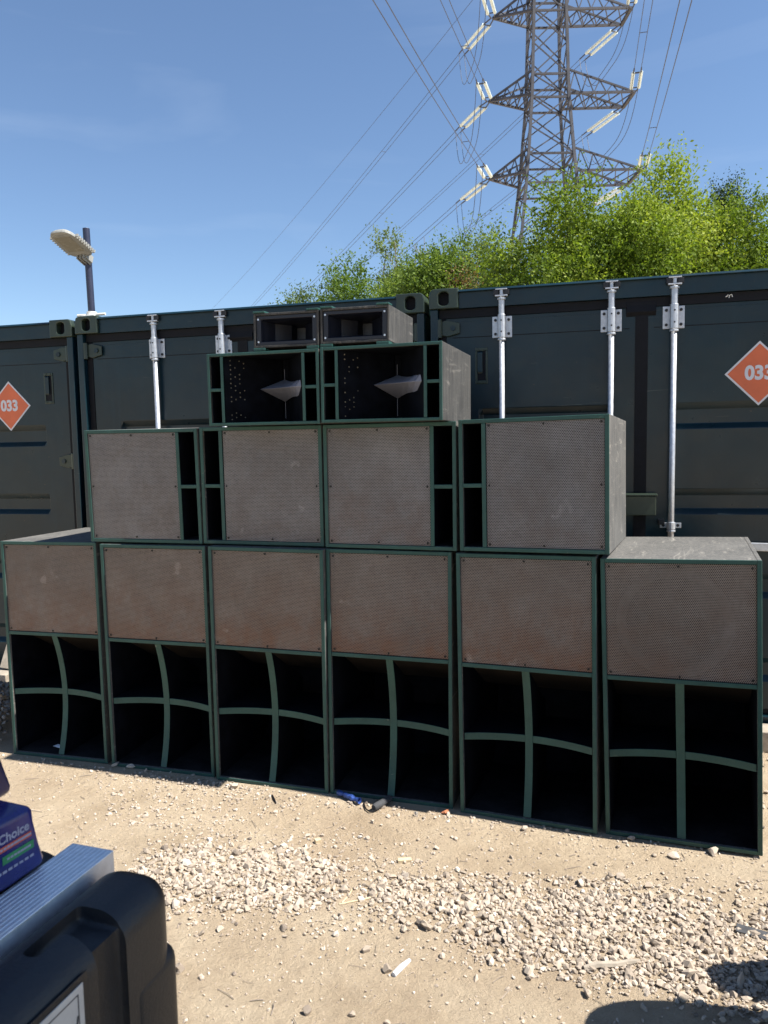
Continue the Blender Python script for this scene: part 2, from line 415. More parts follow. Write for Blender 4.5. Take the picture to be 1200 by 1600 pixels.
def fast_mesh(name, verts, faces_n, m, parent=None, tone=None):
    """verts (n,3) array, faces_n (k,q) int array, all faces with q corners; tone per vertex"""
    me = bpy.data.meshes.new(name); k, q = faces_n.shape
    me.vertices.add(len(verts)); me.vertices.foreach_set('co', np.ascontiguousarray(verts, np.float32).ravel())
    me.loops.add(k * q); me.loops.foreach_set('vertex_index', np.ascontiguousarray(faces_n, np.int32).ravel())
    me.polygons.add(k); me.polygons.foreach_set('loop_start', np.arange(0, k * q, q, dtype=np.int32))
    me.update(calc_edges=True)
    if tone is not None:
        a = me.attributes.new('tone', 'FLOAT', 'POINT'); a.data.foreach_set('value', np.ascontiguousarray(tone, np.float32))
    me.shade_flat(); me.validate()
    return link(name, me, m, parent)
def text_mesh(s, size, bold=0.0, extrude=0.0008):
    c = bpy.data.curves.new('lettering', 'FONT'); c.body = s; c.size = size; c.offset = bold; c.extrude = extrude
    c.align_x = 'CENTER'; c.align_y = 'CENTER'; c.resolution_u = 4
    o = bpy.data.objects.new('lettering', c); COL.objects.link(o)
    dg = bpy.context.evaluated_depsgraph_get(); me = bpy.data.meshes.new_from_object(o.evaluated_get(dg))
    bpy.data.objects.remove(o); return me

# ================================================================== SETTING
# ---- ground: one sheet, finer and gently uneven near the camera
def ground_h(x, y):
    d = math.hypot(x, y - 2.5)
    k = max(0.0, 1 - d / 9)
    h = .012 * math.sin(2.1 * x + .7) * math.sin(1.7 * y + .4) + .007 * math.sin(5.3 * x - 2 * y) + .005 * math.sin(7.9 * y + 3.1 * x)
    # keep it level where the boxes stand
    line = (y - (3.54 - .315 * x))
    lev = min(1.0, max(0.0, (-line - .03) / .5))
    return h * k * lev - .002
def make_ground():
    xs = sorted(set([-1500, -400, -120, -40, -15] + [round(-8 + .1 * i, 3) for i in range(161)] + [15, 40, 120, 400, 1500]))
    ys = sorted(set([-1500, -400, -120, -40, -10] + [round(-2 + .1 * i, 3) for i in range(121)] + [15, 40, 120, 400, 1500]))
    v = np.array([(x, y, ground_h(x, y)) for y in ys for x in xs]); nx, ny = len(xs), len(ys)
    i, j = np.meshgrid(np.arange(nx - 1), np.arange(ny - 1)); b = (j * nx + i).ravel()
    f = np.stack([b, b + 1, b + nx + 1, b + nx], 1)
    o = fast_mesh('ground', v, f, 'ground')
    o.data.polygons.foreach_set('use_smooth', [True] * len(o.data.polygons))
    return tag(o, 'sandy dirt yard with scattered limestone chips', kind='structure')
make_ground()

# ---- containers
CO, CYAW = (-2.091, 5.286), -0.259
def casting(mb, x0, x1, y0, y1, z0, z1, hole=True, round_right=True):
    """corner casting whose front face (y0) has a slotted hole"""
    n = 20
    cx, cz = (x0 + x1) / 2, (z0 + z1) / 2
    out, inn = [], []
    rr = .028
    for k in range(n):
        t = 2 * math.pi * (k + .5) / n; c, s_ = math.cos(t), math.sin(t)
        # outer: rectangle ray hit
        hx, hz = (x1 - x0) / 2, (z1 - z0) / 2
        m = min(hx / abs(c) if abs(c) > 1e-6 else 9, hz / abs(s_) if abs(s_) > 1e-6 else 9)
        out.append((cx + c * m, cz + s_ * m))
        inn.append((cx + c * .031, cz + s_ * .022 + (.019 if s_ > 0 else -.019)))
    # rectangle corners are replaced by exact ones
    for cxs, czs in ((x0, z0), (x1, z0), (x1, z1), (x0, z1)):
        k = min(range(n), key=lambda i: (out[i][0] - cxs) ** 2 + (out[i][1] - czs) ** 2)
        ex = rr * .35 if (cxs == x1) == round_right and czs == z1 else 0
        out[k] = (cxs - math.copysign(ex, cxs - cx), czs - math.copysign(ex, czs - cz))
    vs = [(a, y0, b) for a, b in out] + [(a, y0, b) for a, b in inn] + [(a, y0 + .045, b) for a, b in inn] + [(a, y1, b) for a, b in out]
    fs = []
    for k in range(n):
        j = (k + 1) % n
        fs += [(k, j, n + j, n + k), (n + k, n + j, 2 * n + j, 2 * n + k), (k, 3 * n + k, 3 * n + j, j)]
    fs += [tuple(range(3 * n, 4 * n))]
    mb.add(vs, fs)
def door_mesh(x0, x1, z0, z1, y, gl, gr, grooves, depth=.032):
    xs = [x0, gl, gl + .022, gr - .022, gr, x1]; zs = [z0]
    for (a, b) in grooves: zs += [a, a + .03, b - .038, b]
    zs += [z1]
    def deep(i, k):
        if i not in (2, 3): return 0
        kk = k - 1
        return 1 if 0 <= kk < 4 * len(grooves) and kk % 4 in (1, 2) else 0
    mb = MB(); nx = len(xs)
    vs = [(xx, y + depth * deep(i, k), zz) for k, zz in enumerate(zs) for i, xx in enumerate(xs)]
    fs = [(k * nx + i, k * nx + i + 1, (k + 1) * nx + i + 1, (k + 1) * nx + i) for k in range(len(zs) - 1) for i in range(nx - 1)]
    o = len(vs)
    vs += [(x0, y + .06, z0), (x1, y + .06, z0), (x1, y + .06, z1), (x0, y + .06, z1)]
    T = (len(zs) - 1) * nx
    fs += [(o, o + 3, o + 2, o + 1), (0, *range(1, nx), o + 1, o), (T + nx - 1, *reversed(range(T, T + nx - 1)), o + 3, o + 2),
           tuple(k * nx for k in range(len(zs))) + (o + 3, o), tuple(k * nx + nx - 1 for k in reversed(range(len(zs)))) + (o + 1, o + 2)]
    mb.add(vs, fs); return mb
GROOVES = [(.29, .43), (.77, .91), (1.245, 1.39), (1.73, 1.878)]
CW, CH, CL = 2.438, 2.591, 6.06
def locking_bar(par, x, z0, z1, plates):
    bar = MB().tube([(x, .018, z0), (x, .018, z1)], .0165, 14).build('locking_bar', 'galv', par, smooth=True)
    b = MB().tube([(x, .018, z1 - .115), (x, .018, z1 - .025)], .0185, 14)
    b.tube([(x, .018, z1 - .030), (x, .018, z1 - .018)], .026, 12)
    b.box(x - .036, x + .036, -.004, .036, z1 - .012, z1 - .004); b.box(x - .034, x + .034, -.002, .034, z1 + .026, z1 + .033)
    b.tube([(x, .016, z1 - .004), (x, .016, z1 + .028)], .014, 10)
    b.build('cam', 'galv', bar, bevel=.0015)
    MB().box(x - .046, x - .016, -.001, .047, z1 - .004, z1 + .026).box(x + .016, x + .046, -.001, .047, z1 - .003, z1 + .025).build('cam_keeper', 'dark_steel', bar, bevel=.002)
    for (a, c) in plates:
        g = MB().box(x - .058, x - .018, .046, .053, a, c); g.box(x + .018, x + .058, .046, .053, a, c)
        g.tube([(x, .018, a - .004), (x, .018, c + .006)], .0235, 14); g.tube([(x, .018, a - .02), (x, .018, a - .008)], .0245, 14)
        g.box(x - .021, x + .021, .02, .05, a, c)
        br = g.build('bracket', 'galv', bar, bevel=.002)
        for sx in (-.039, .039):
            for zz in ((a + .022, c - .022) if c - a > .06 else ((a + c) / 2,)):
                MB().tube([(x + sx, .047, zz), (x + sx, .040, zz)], .0085, 8).build('bolt', 'dark_steel', bar)
        if c - a > .06:
            for zz in (a + .03, c - .03): MB().tube([(x, .0, zz), (x, -.009, zz)], .005, 6).build('bolt', 'dark_steel', bar)
    return bar
def vent_plate(par, x0, z0):
    w, h = .074, .215
    g = MB().box(x0, x0 + w, .049, .0555, z0, z0 + .02).box(x0, x0 + w, .049, .0555, z0 + h - .02, z0 + h)
    g.box(x0, x0 + .012, .049, .0555, z0 + .02, z0 + h - .02).box(x0 + w - .012, x0 + w, .049, .0555, z0 + .02, z0 + h - .02)
    vp = g.build('handle_recess', 'casting', par, bevel=.003)
    MB().box(x0 + .012, x0 + w - .012, .0535, .0555, z0 + .02, z0 + h - .02).build('recess_back', 'rubber', vp)
    MB().prism([(.0525, z0 + .06), (.0425, z0 + .07), (.0425, z0 + h - .03), (.0525, z0 + h - .022)], 'x', x0 + .014, x0 + w - .03).build('flap', 'paint', vp, bevel=.002)
    for dx in (.02, w - .02):
        for zz in (z0 + .01, z0 + h - .01): MB().tube([(x0 + dx, .049, zz), (x0 + dx, .0455, zz)], .006, 8).build('rivet', 'casting', vp)
def placard(par, cx, cz, y, text):
    s = .176
    d = MB().prism([(cx, cz - s), (cx + s, cz), (cx, cz + s), (cx - s, cz)], 'y', y - .0015, y)
    pl = d.build('hazard_placard', 'white_vinyl', par); pl['label'] = 'orange diamond placard with white border and number'
    s2 = s - .0145
    MB().prism([(cx, cz - s2), (cx + s2, cz), (cx, cz + s2), (cx - s2, cz)], 'y', y - .0025, y - .0016).build('orange_face', 'placard', pl)
    me = text_mesh(text, .105, .0042, .0004)
    o = link('number', me, 'white_vinyl', pl); o.location = (cx, y - .0032, cz); o.rotation_euler = (math.pi / 2, 0, 0); o.scale = (.93, 1, 1)
def hinge(par, x, z, side):
    g = MB()
    g.prism([(x, z - .035), (x + side * .05, z - .048), (x + side * .125, z - .03), (x + side * .125, z + .03), (x + side * .05, z + .05), (x, z + .04)], 'y', .034, .046)
    g.tube([(x + side * .004, .028, z - .055), (x + side * .004, .028, z + .055)], .016, 10)
    h = g.build('hinge', 'casting', par, bevel=.003)
    MB().tube([(x + side * .085, .034, z), (x + side * .085, .026, z)], .016, 10).build('hinge_bolt', 'paint', h)
def container(u0, z0, label, bars, vents, plac, gear, detail_left=True):
    m = frame(CO[0] + u0 * math.cos(CYAW), CO[1] + u0 * math.sin(CYAW), z0, CYAW)
    t = thing('shipping_container', label, 'container', m, 'dark green shipping containers side by side')
    # corner castings, front four with their slots
    for (x0, x1, rt) in ((0, .178, False), (CW - .178, CW, True)):
        for (a, b) in ((CH - .118, CH), (0, .118)):
            g = MB(); casting(g, x0, x1, 0, .162, a, b, round_right=rt)
            c = g.build('corner_casting', 'casting', t, bevel=.006)
            MB().box((x0 + x1) / 2 - .05, (x0 + x1) / 2 + .05, .05, .06, a + .015, b - .015).build('slot_shade_plate', 'rubber', c)  # black plate stands in for the shade inside the slot
            MB().box(x0, x1, CL - .162, CL, a, b).build('corner_casting', 'casting', t, bevel=.006)
        xa, xb = (x0 + .006, x0 + .052) if not rt else (x1 - .052, x1 - .006)
        MB().box(xa, xb, .012, .12, .118, CH - .118).build('corner_post', 'paint', t, bevel=.006)
    # header with its lip, sill
    h = MB().box(.178, CW - .178, .022, .11, CH - .118, CH - .012)
    h.prism([(.010, CH - .014), (.0, CH - .022), (.0, CH - .026), (.014, CH - .010), (.13, CH - .004), (.13, CH - .010)], 'x', .178, CW - .178)
    h.build('header', 'paint', t, bevel=.003)
    MB().box(.178, CW - .178, .012, .11, .012, .10).build('sill', 'paint', t, bevel=.004)
    zt, zb = CH - .170, .13
    # rubber gaskets
    MB().box(.055, CW - .055, .044, .07, zt, CH - .120).build('gasket', 'rubber', t)
    MB().box(CW / 2 - .034, CW / 2 + .034, .048, .07, zb, zt).build('gasket', 'rubber', t)
    MB().box(.055, .095, .05, .07, zb, zt).build('gasket', 'rubber', t)
    MB().box(CW - .095, CW - .055, .05, .07, zb, zt).build('gasket', 'rubber', t)
    MB().box(.055, CW - .055, .05, .07, .10, zb).build('gasket', 'rubber', t)
    # doors
    for (x0, x1, gl, gr) in ((.095, CW / 2 - .026, .29, CW / 2 - .16), (CW / 2 + .026, CW - .095, CW / 2 + .16, CW - .29)):
        d = door_mesh(x0, x1, zb, zt, .054, gl, gr, GROOVES).build('door', 'paint', t, bevel=.0025)
        MB().box(x0 + .04, x1 - .04, .0522, .055, zt - .118, zt - .114).build('weld_seam', 'rubber', d)
        MB().box(x0 + .002, x1 - .002, .0518, .055, zt - .022, zt - .018).build('weld_seam', 'paint', d)
    MB().prism([(.042, zt + .010), (.036, zt - .028), (.05, zt - .05), (.053, zt - .05), (.053, zt + .03), (.043, zt + .03)], 'x', CW / 2 - .085, CW / 2 + .075).build('door_stop', 'rubber', t, bevel=.004)
    for zz in (2.36, 1.62, .95, .30):
        hinge(t, .055, zz, 1); hinge(t, CW - .055, zz, -1)
    # shell behind: sides with ribs, roof, floor, back
    for xs in (.02, CW - .03):
        g = MB().box(xs, xs + .01, .12, CL - .06, .12, CH - .06); g.build('side_wall', 'paint', t)
    MB().box(.01, CW - .01, .11, CL - .02, CH - .035, CH - .02).build('roof', 'paint', t)
    MB().box(.03, CW - .03, .11, CL - .06, .10, .14).build('floor_frame', 'paint', t)
    MB().box(.03, CW - .03, CL - .06, CL - .03, .14, CH - .036).build('rear_wall', 'paint', t)
    for x in bars:
        locking_bar(t, x, .24, CH - .055, [(CH - .30, CH - .175), (1.165, 1.195), (.25, .28)])
    for x in vents: vent_plate(t, x, 2.025)
    if plac: placard(t, plac[0], plac[1], .0535, plac[2])
    if gear:
        # padlock box over the closing edge and a pivoting handle
        g = MB().box(CW / 2 - .085, CW / 2 + .09, -.052, .052, 1.355, 1.366); g.box(CW / 2 - .085, CW / 2 + .082, -.045, .05, 1.245, 1.354)
        lb = g.build('lock_box', 'casting', t, bevel=.003)
        MB().box(CW / 2 + .10, CW / 2 + .135, .02, .052, 1.185, 1.215).build('latch', 'dark_steel', lb, bevel=.003)
        g = MB().obox((1.80, .012, 1.068), (1.92, .012, 1.066), .018, .045); g.box(1.92, 1.95, .0, .05, 1.03, 1.085)
        g.build('locking_handle', 'galv', t, bevel=.003)
        g = MB().tube([(1.655, .044, CH - .143), (1.665, .043, CH - .138), (1.667, .0435, CH - .132)], .003, 6).tube([(1.672, .043, CH - .150), (1.675, .043, CH - .136), (1.685, .043, CH - .131), (1.69, .043, CH - .146)], .0028, 6)
        g.build('paint_scuff', 'bare_white', t)
    return t
container(-2.462, .016, 'green shipping container at the left edge with orange 033 placard', [], [2.154], (1.855, 2.018, '033'), False)
container(0.0, .028, 'green shipping container in the middle behind the stacked speakers', [.597, 1.087], [], None, False)
container(2.464, .042, 'green shipping container on the right with three upright bars and cut-off placard', [.432, 1.052, 1.388], [.270], (1.836, 2.026, '033'), True)

# ---- street lamp clamped on the container corner
def street_lamp():
    b = at_y(143.5, 491, 5.33); m = frame(b.x, b.y, CH + .030, CYAW)
    t = thing('lamp_post', 'grey led street lamp on dark pole above the container corner', 'street lamp', m)
    top = m.inverted() @ at_y(134.5, 357, 5.33)
    p0 = Vector((0, 0, 0))
    MB().tube([p0, top], .0235, 16).build('pole', 'pole', t, smooth=False, bevel=.001)
    g = MB().tube([(0, 0, .0), (0, 0, .035)], .034, 14); g.tube([(-.10, -.02, .012), (.12, -.02, .012)], .009, 8); g.box(-.05, .05, -.05, .04, -.001, .006)
    g.build('clamp', 'bare_white', t, bevel=.001)
    # head: local frame, X along its length away from the pole
    k = .70
    hub = p0.lerp(top, .66) + Vector((0, -.035, 0))
    out = (m.to_3x3().inverted() @ Vector((-.085, -.30, .115))).normalized()
    side = out.cross(Vector((0, 0, 1))).normalized(); upv = side.cross(out)
    hm = Matrix((out, side, upv)).transposed().to_4x4(); hm.translation = hub
    def shell(z_off, grow, thick, n=28):
        pts = []
        for q in range(n):
            a = 2 * math.pi * q / n; c, s_ = math.cos(a), math.sin(a)
            x = .20 + (.185 + grow) * math.copysign(abs(c) ** .55, c); w = (.105 + grow) * math.copysign(abs(s_) ** .6, s_) * (1.0 - .12 * (x - .05) / .3)
            pts.append((x, w))
        return pts
    o_pts = shell(0, 0, 0); i_pts = shell(0, -.022, 0); n = len(o_pts)
    vs = [(x, y, 0) for x, y in o_pts] + [(x, y, .018) for x, y in o_pts] + [(x * .92 + .014, y * .8, .042) for x, y in o_pts] + [(x, y, -.006) for x, y in i_pts]
    fs = []
    for a, b_ in ((0, 1), (1, 2)):
        fs += [(a * n + k_, a * n + (k_ + 1) % n, b_ * n + (k_ + 1) % n, b_ * n + k_) for k_ in range(n)]
    fs += [tuple(range(2 * n, 3 * n)), tuple(range(3 * n, 4 * n))]
    fs += [(k_, (k_ + 1) % n, 3 * n + (k_ + 1) % n, 3 * n + k_) for k_ in range(n)]
    hd = MB().add(vs, fs)
    head = hd.build('lamp_head', 'lamp_grey', t, bevel=.002); head.matrix_basis = hm @ Matrix.Diagonal((.74, .95, .74, 1))
    MB().box(.11, .33, -.065, .065, -.0095, -.005).build('lens', 'lens', head, bevel=.002)
    for q in range(9):
        for sy in (-.102, .102): MB().box(.05 + q * .03, .062 + q * .03, sy - .01, sy + .01, .004, .030).build('cooling_fin', 'lamp_grey', head)
    g = MB().box(-.045, .04, -.05, .05, -.03, .03)
    for q in (-.03, 0, .03): g.box(-.05, .06, q - .004, q + .004, -.045, .036)
    g.build('bracket', 'lamp_grey', t, bevel=.003).matrix_basis = hm @ Matrix.Scale(.8, 4)
street_lamp()

# ---- pylon
def pylon():
    Y0 = 60.0; cx = 13.14
    t = thing('pylon', 'tall steel lattice electricity pylon with three pairs of cross arms', 'pylon', Matrix.Translation((cx, Y0 + 1.35, 0)))
    LV = [(0, 4.4), (10, 3.15), (18, 2.30), (21.2, 1.92), (23.4, 1.72), (27.6, 1.40), (29.3, 1.34), (33.9, 1.22), (35.7, 1.18), (38.5, 1.05), (42, .35)]
    def hw(z):
        for (a, wa), (b, wb) in zip(LV, LV[1:]):
            if z <= b: return wa + (wb - wa) * (z - a) / (b - a)
        return LV[-1][1]
    def corner(sx, sy, z): w = hw(z); return (sx * w, sy * w, z)
    for sx in (-1, 1):
        for sy in (-1, 1):
            g = MB()
            for (a, _), (b, _) in zip(LV, LV[1:]): g.obox(corner(sx, sy, a), corner(sx, sy, b), .21, .21)
            g.build('leg', 'lattice', t)
    zs = [0, 5, 10, 14.2, 18, 21.2, 23.4, 25.5, 27.6, 29.3, 31.6, 33.9, 35.7, 38.5, 42]
    for a, b in zip(zs, zs[1:]):
        g = MB()
        for (s1, s2) in (((-1, -1), (1, -1)), ((1, -1), (1, 1)), ((1, 1), (-1, 1)), ((-1, 1), (-1, -1))):
            g.obox(corner(*s1, a), corner(*s2, b), .08, .08); g.obox(corner(*s2, a), corner(*s1, b), .08, .08)
            if b in (21.2, 23.4, 27.6, 29.3, 33.9, 35.7, 10): g.obox(corner(*s1, b), corner(*s2, b), .14, .14)
        g.build('bracing', 'lattice', t)
    tips = {}
    def arm(zl, rise, xl, xr, nm):
        w = hw(zl); wu = hw(zl + rise)
        # left: pointed
        g = MB(); tip = Vector((xl, -.1, zl + .05))
        nb = 4
        for sy in (-1, 1):
            lo = Vector((-w, sy * w, zl)); up = Vector((-wu, sy * wu, zl + rise))
            g.obox(lo, tip, .16, .16); g.obox(up, tip, .13, .13)
            for k in range(1, nb + 1):
                f = (k - .5) / nb; f2 = k / nb
                g.obox(lo.lerp(tip, f2 * .92), up.lerp(tip, f * .92), .07, .07); g.obox(up.lerp(tip, f * .92), lo.lerp(tip, (k - 1) / nb * .92), .07, .07)
        for k in range(nb):
            A = Vector((-w, -w, zl)).lerp(tip, k / nb); B = Vector((-w, w, zl)).lerp(tip, (k + .8) / nb); C = Vector((-w, w, zl)).lerp(tip, k / nb)
            g.obox(A, B, .07, .07); g.obox(A, C, .07, .07)
        g.build('cross_arm', 'lattice', t)
        # right: square ended
        g = MB(); e = {}
        for sy in (-1, 1):
            lo = Vector((w, sy * w, zl)); up = Vector((wu, sy * wu, zl + rise)); en = Vector((xr, sy * w * .95, zl + .05)); e[sy] = en
            g.obox(lo, en, .16, .16); g.obox(up, en, .13, .13)
            nb = 5
            for k in range(1, nb + 1):
                f = (k - .5) / nb
                g.obox(lo.lerp(en, k / nb * .95), up.lerp(en, f * .95), .07, .07); g.obox(up.lerp(en, f * .95), lo.lerp(en, (k - 1) / nb * .95), .07, .07)
        for k in range(5):
            A = Vector((w, -w, zl)).lerp(e[-1], k / 5); B = Vector((w, w, zl)).lerp(e[1], (k + 1) / 5); C = Vector((w, w, zl)).lerp(e[1], k / 5); D = Vector((w, -w, zl)).lerp(e[-1], (k + 1) / 5)
            g.obox(A, B, .07, .07); g.obox(C, D, .07, .07)
        g.obox(e[-1], e[1], .22, .22)
        g.build('cross_arm', 'lattice', t)
        tips[nm] = (tip, e[-1], e[1])
    arm(22.05, 1.75, -4.5, 6.85, 'lower'); arm(27.85, 1.75, -4.5, 6.35, 'middle'); arm(33.95, 1.75, -4.15, 6.1, 'upper')
    W0 = Vector((cx, Y0 + 1.35, 0))
    dA = Vector((-.277, -1, 0)).normalized(); dB = Vector((-.425, 1, 0)).normalized()
    def insul(par, p, d, drop, L=3.1, gap=.9):
        """twin strings from p along d; returns their far end"""
        d3 = (d + Vector((0, 0, drop))).normalized(); s = d.cross(Vector((0, 0, 1))).normalized() * .27
        for q in (-1, 1):
            a = p + s * q + d3 * gap; pts = []; rs = []
            n = 16
            for k in range(n + 1):
                c = a + d3 * (L * k / n); pts += [c, c + d3 * (L / n * .45)]; rs += [.13, .085]
            o = MB().tube(pts, rs, 8).build('insulator', 'glass_ins', par)
            MB().obox(p + s * q * .4, p + s * q + d3 * gap, .07, .07).build('fitting', 'wire', o)
            MB().obox(p + s * q + d3 * (gap + L), p + s * q * .9 + d3 * (2 * gap + L), .07, .07).build('fitting', 'wire', o)
        MB().obox(p - s + d3 * (gap + L), p + s + d3 * (gap + L), .08, .08).build('fitting', 'wire', par)
        MB().obox(p - s + d3 * gap, p + s + d3 * gap, .06, .06).build('fitting', 'wire', par)
        return p + d3 * (2 * gap + L), s
    def span(label, p, s, d, length, sag, dz):
        th = thing('power_line', label, 'power line', Matrix.Translation(p), 'power lines strung from the pylon')
        for q in (-1, 1):
            pts = []
            for k in range(49):
                f = (k / 48) ** 1.6
                pts.append(s * q * .85 + d * (length * f) + Vector((0, 0, dz * f - 4 * sag * f * (1 - f))))
            MB().tube(pts, .021, 5).build('wire', 'wire', th)
        for f in (.05, .25):
            c = d * (length * f) + Vector((0, 0, dz * f - 4 * sag * f * (1 - f))); MB().obox(c - s * .9, c + s * .9, .03, .03).build('spacer', 'wire', th)
    for nm, (tl, rn, rf) in tips.items():
        pL = tl; ends = {}
        for (key, p, d, dr) in (('la', tl, dA, -.10), ('lb', tl, dB, -.085), ('ra', rn, dA, -.10), ('rb', rf, dB, -.085)):
            ends[key] = insul(t, p, d, dr)
        for key, lab, d, ln, sg, dz in (('la', 'left-hand %s arm coming forward overhead' % nm, dA, 130, 3.0, -5), ('ra', 'right-hand %s arm coming forward overhead' % nm, dA, 130, 3.0, -5),
                                        ('lb', 'left-hand %s arm running off into the distance' % nm, dB, 330, 9, -6), ('rb', 'right-hand %s arm running off into the distance' % nm, dB, 330, 9, -6)):
            e, s = ends[key]
            span('twin power line from the ' + lab, W0 + e, s, d, ln, sg, dz)
        # slack jumper loops below the arm ends
        for a, b in (('la', 'lb'), ('ra', 'rb')):
            ea, s = ends[a]; eb, _ = ends[b]
            for q in (-.8, .8):
                low = 3.6
                pts = [ea.lerp(eb, k / 20) + s * q + Vector((0, 0, -low * (1 - (2 * k / 20 - 1) ** 4))) for k in range(21)]
                MB().tube(pts, .022, 5).build('jumper_wire', 'wire', t)
    top = Vector((0, 0, 42))
    for d, ln, lab in ((dA, 130, 'forward over the yard'), (dB, 330, 'away behind the trees')):
        th = thing('power_line', 'single earth wire from the pylon top running ' + lab, 'power line', Matrix.Translation(W0 + top), 'power lines strung from the pylon')
        MB().tube([d * (ln * (k / 40) ** 1.6) + Vector((0, 0, -28 * (k / 40) ** 1.6 * (1 - (k / 40) ** 1.6))) for k in range(41)], .02, 5).build('wire', 'wire', th)
pylon()

# ---- trees
def tree(name, label, base, h, crown_c, crown_r, n_lobe, twigs, leaves, m, leaf=.07, lobe_r=(.45, .8), up=.5, seed=0, extra=None, trunk_r=.10, name_group='trees behind the containers', bark='bark', sparse=.0, twig_len=.55):
    """crown of leafy twigs gathered in lobes; trunk and limbs reach the lobes"""
    rg = np.random.default_rng(seed)
    t = thing(name, label, 'tree', Matrix.Translation(base), name_group)
    c = np.array(crown_c); r = np.array(crown_r)
    L = []
    tries = 0
    while len(L) < n_lobe and tries < 5000:
        tries += 1
        d = rg.normal(size=3); d /= np.linalg.norm(d); rad = rg.uniform(.25, 1) ** .55
        p = c + d * r * rad * .92
        if p[2] < 1.2: continue
        L.append(p)
    L = np.array(L); LR = rg.uniform(*lobe_r, len(L))
    if extra is not None:
        L = np.vstack([L, np.array([e[:3] for e in extra])]); LR = np.concatenate([LR, [e[3] for e in extra]])
    # twigs
    k = np.repeat(np.arange(len(L)), np.maximum(4, (2.5 * twigs * (LR / np.mean(LR)) ** 2).astype(int)))
    d = rg.normal(size=(len(k), 3)); d /= np.linalg.norm(d, axis=1, keepdims=True)
    st = L[k] + d * (LR[k] * rg.uniform(.15, .95, len(k)) ** .6)[:, None]
    dr = d * .8 + rg.normal(size=d.shape) * .35 + np.array([0, 0, up]); dr /= np.linalg.norm(dr, axis=1, keepdims=True)
    ln = rg.uniform(.45, 1.1, len(k)) * twig_len
    kk = np.repeat(np.arange(len(k)), leaves); n = len(kk)
    f = rg.uniform(0.0, 1, n)
    pos = st[kk] + dr[kk] * (ln[kk] * f)[:, None] + rg.normal(size=(n, 3)) * .045
    dz = h - np.percentile(pos[:, 2], 99.85); pos[:, 2] += dz; L[:, 2] += dz; c = c + np.array([0, 0, dz])
    # limbs
    g = MB(); fork = Vector((c[0] * .5, c[1] * .5, max(.8, c[2] - r[2] * .55)))
    g.tube([(0, 0, -.05), Vector((0, 0, 0)).lerp(fork, .5) + Vector((.05, .03, 0)), fork, Vector((c[0], c[1], c[2] + r[2] * .35))], [trunk_r * 1.25, trunk_r, trunk_r * .8, trunk_r * .25], 8)
    for p in L:
        p = Vector(p); s = fork.lerp(Vector((c[0], c[1], c[2] + r[2] * .35)), rg.uniform(0, .7))
        mid = s.lerp(p, .5) + Vector((rg.normal() * .12, rg.normal() * .12, .18))
        g.tube([s, mid, p], [trunk_r * .35, trunk_r * .2, .008], 5, False)
    g.build('trunk', bark, t)
    ld = dr[kk] * .5 + rg.normal(size=(n, 3)) * .8; ld /= np.linalg.norm(ld, axis=1, keepdims=True)
    nr = rg.normal(size=(n, 3)) + np.array([.25, -.1, .8]); sd = np.cross(ld, nr); sd /= np.linalg.norm(sd, axis=1, keepdims=True) + 1e-9
    sz = 1.02 * leaf * rg.uniform(.65, 1.25, n) * (1.1 - .4 * f)
    w = sz * rg.uniform(.42, .58, n)
    V = np.stack([pos - ld * sz[:, None] * .5, pos + sd * w[:, None] * .5, pos + ld * sz[:, None] * .5, pos - sd * w[:, None] * .5], 1).reshape(-1, 3)
    lob_t = rg.uniform(.05, .8, len(L))
    tone = np.clip(lob_t[k][kk] + rg.normal(size=n) * .17, 0, 1)
    o = fast_mesh('crown', V, np.arange(4 * n).reshape(-1, 4), m, t, np.repeat(tone, 4))
    return t
def tree_at(px, py_top, y, dz_base=0, **kw): pass
def T(name, label, px, py_top, y, rx, ry, rz, **kw):
    """crown whose topmost leaves reach the height seen at (px, py_top) when standing y metres away"""
    top = at_y(px, py_top, y)
    base = (top.x, y, -.05)
    return tree(name, label, base, top.z, (0, 0, top.z - rz - .42), (rx, ry, rz), **kw)
T('leafy_tree', 'broad bright green tree below the pylon, left of the tallest tree', 880, 284, 13.0, 1.32, 1.5, 2.1, n_lobe=60, twigs=46, leaves=16, m='leaf_bright', leaf=.075, lobe_r=(.35, .62), seed=1)
T('leafy_tree', 'tallest bright green tree right of the pylon with upright shoots', 1035, 247, 13.6, .85, 1.2, 2.6, n_lobe=50, twigs=46, leaves=16, m='leaf_bright', leaf=.08, lobe_r=(.32, .55), seed=2, up=.8)
T('leafy_tree', 'bright green tree at the right edge of the photo', 1165, 300, 13.0, 1.1, 1.4, 2.2, n_lobe=54, twigs=46, leaves=16, m='leaf_bright', leaf=.075, lobe_r=(.35, .6), seed=3)
T('leafy_tree', 'rounded bright green tree low between the two tallest', 975, 300, 12.4, .9, 1.1, 2.0, n_lobe=34, twigs=44, leaves=16, m='leaf_bright', leaf=.075, lobe_r=(.35, .55), seed=12)
T('leafy_tree', 'thin-leaved pale green tree left of the broad bright tree', 790, 335, 13.8, .6, .8, 2.3, n_lobe=26, twigs=28, leaves=13, m='leaf_grey', leaf=.065, lobe_r=(.25, .45), seed=4, up=.7)
T('conifer_tree', 'dark conifer tips showing behind the tree at the right edge', 1135, 284, 17.5, .7, .8, 2.6, n_lobe=26, twigs=36, leaves=16, m='leaf_dark', leaf=.07, lobe_r=(.2, .35), seed=5, up=1.4, twig_len=.6)
T('leafy_tree', 'mid green bushy tree directly above the joined container corners', 690, 372, 17.0, 1.0, 1.1, 2.2, n_lobe=34, twigs=42, leaves=15, m='leaf_mid', leaf=.085, lobe_r=(.32, .55), seed=6, up=.6)
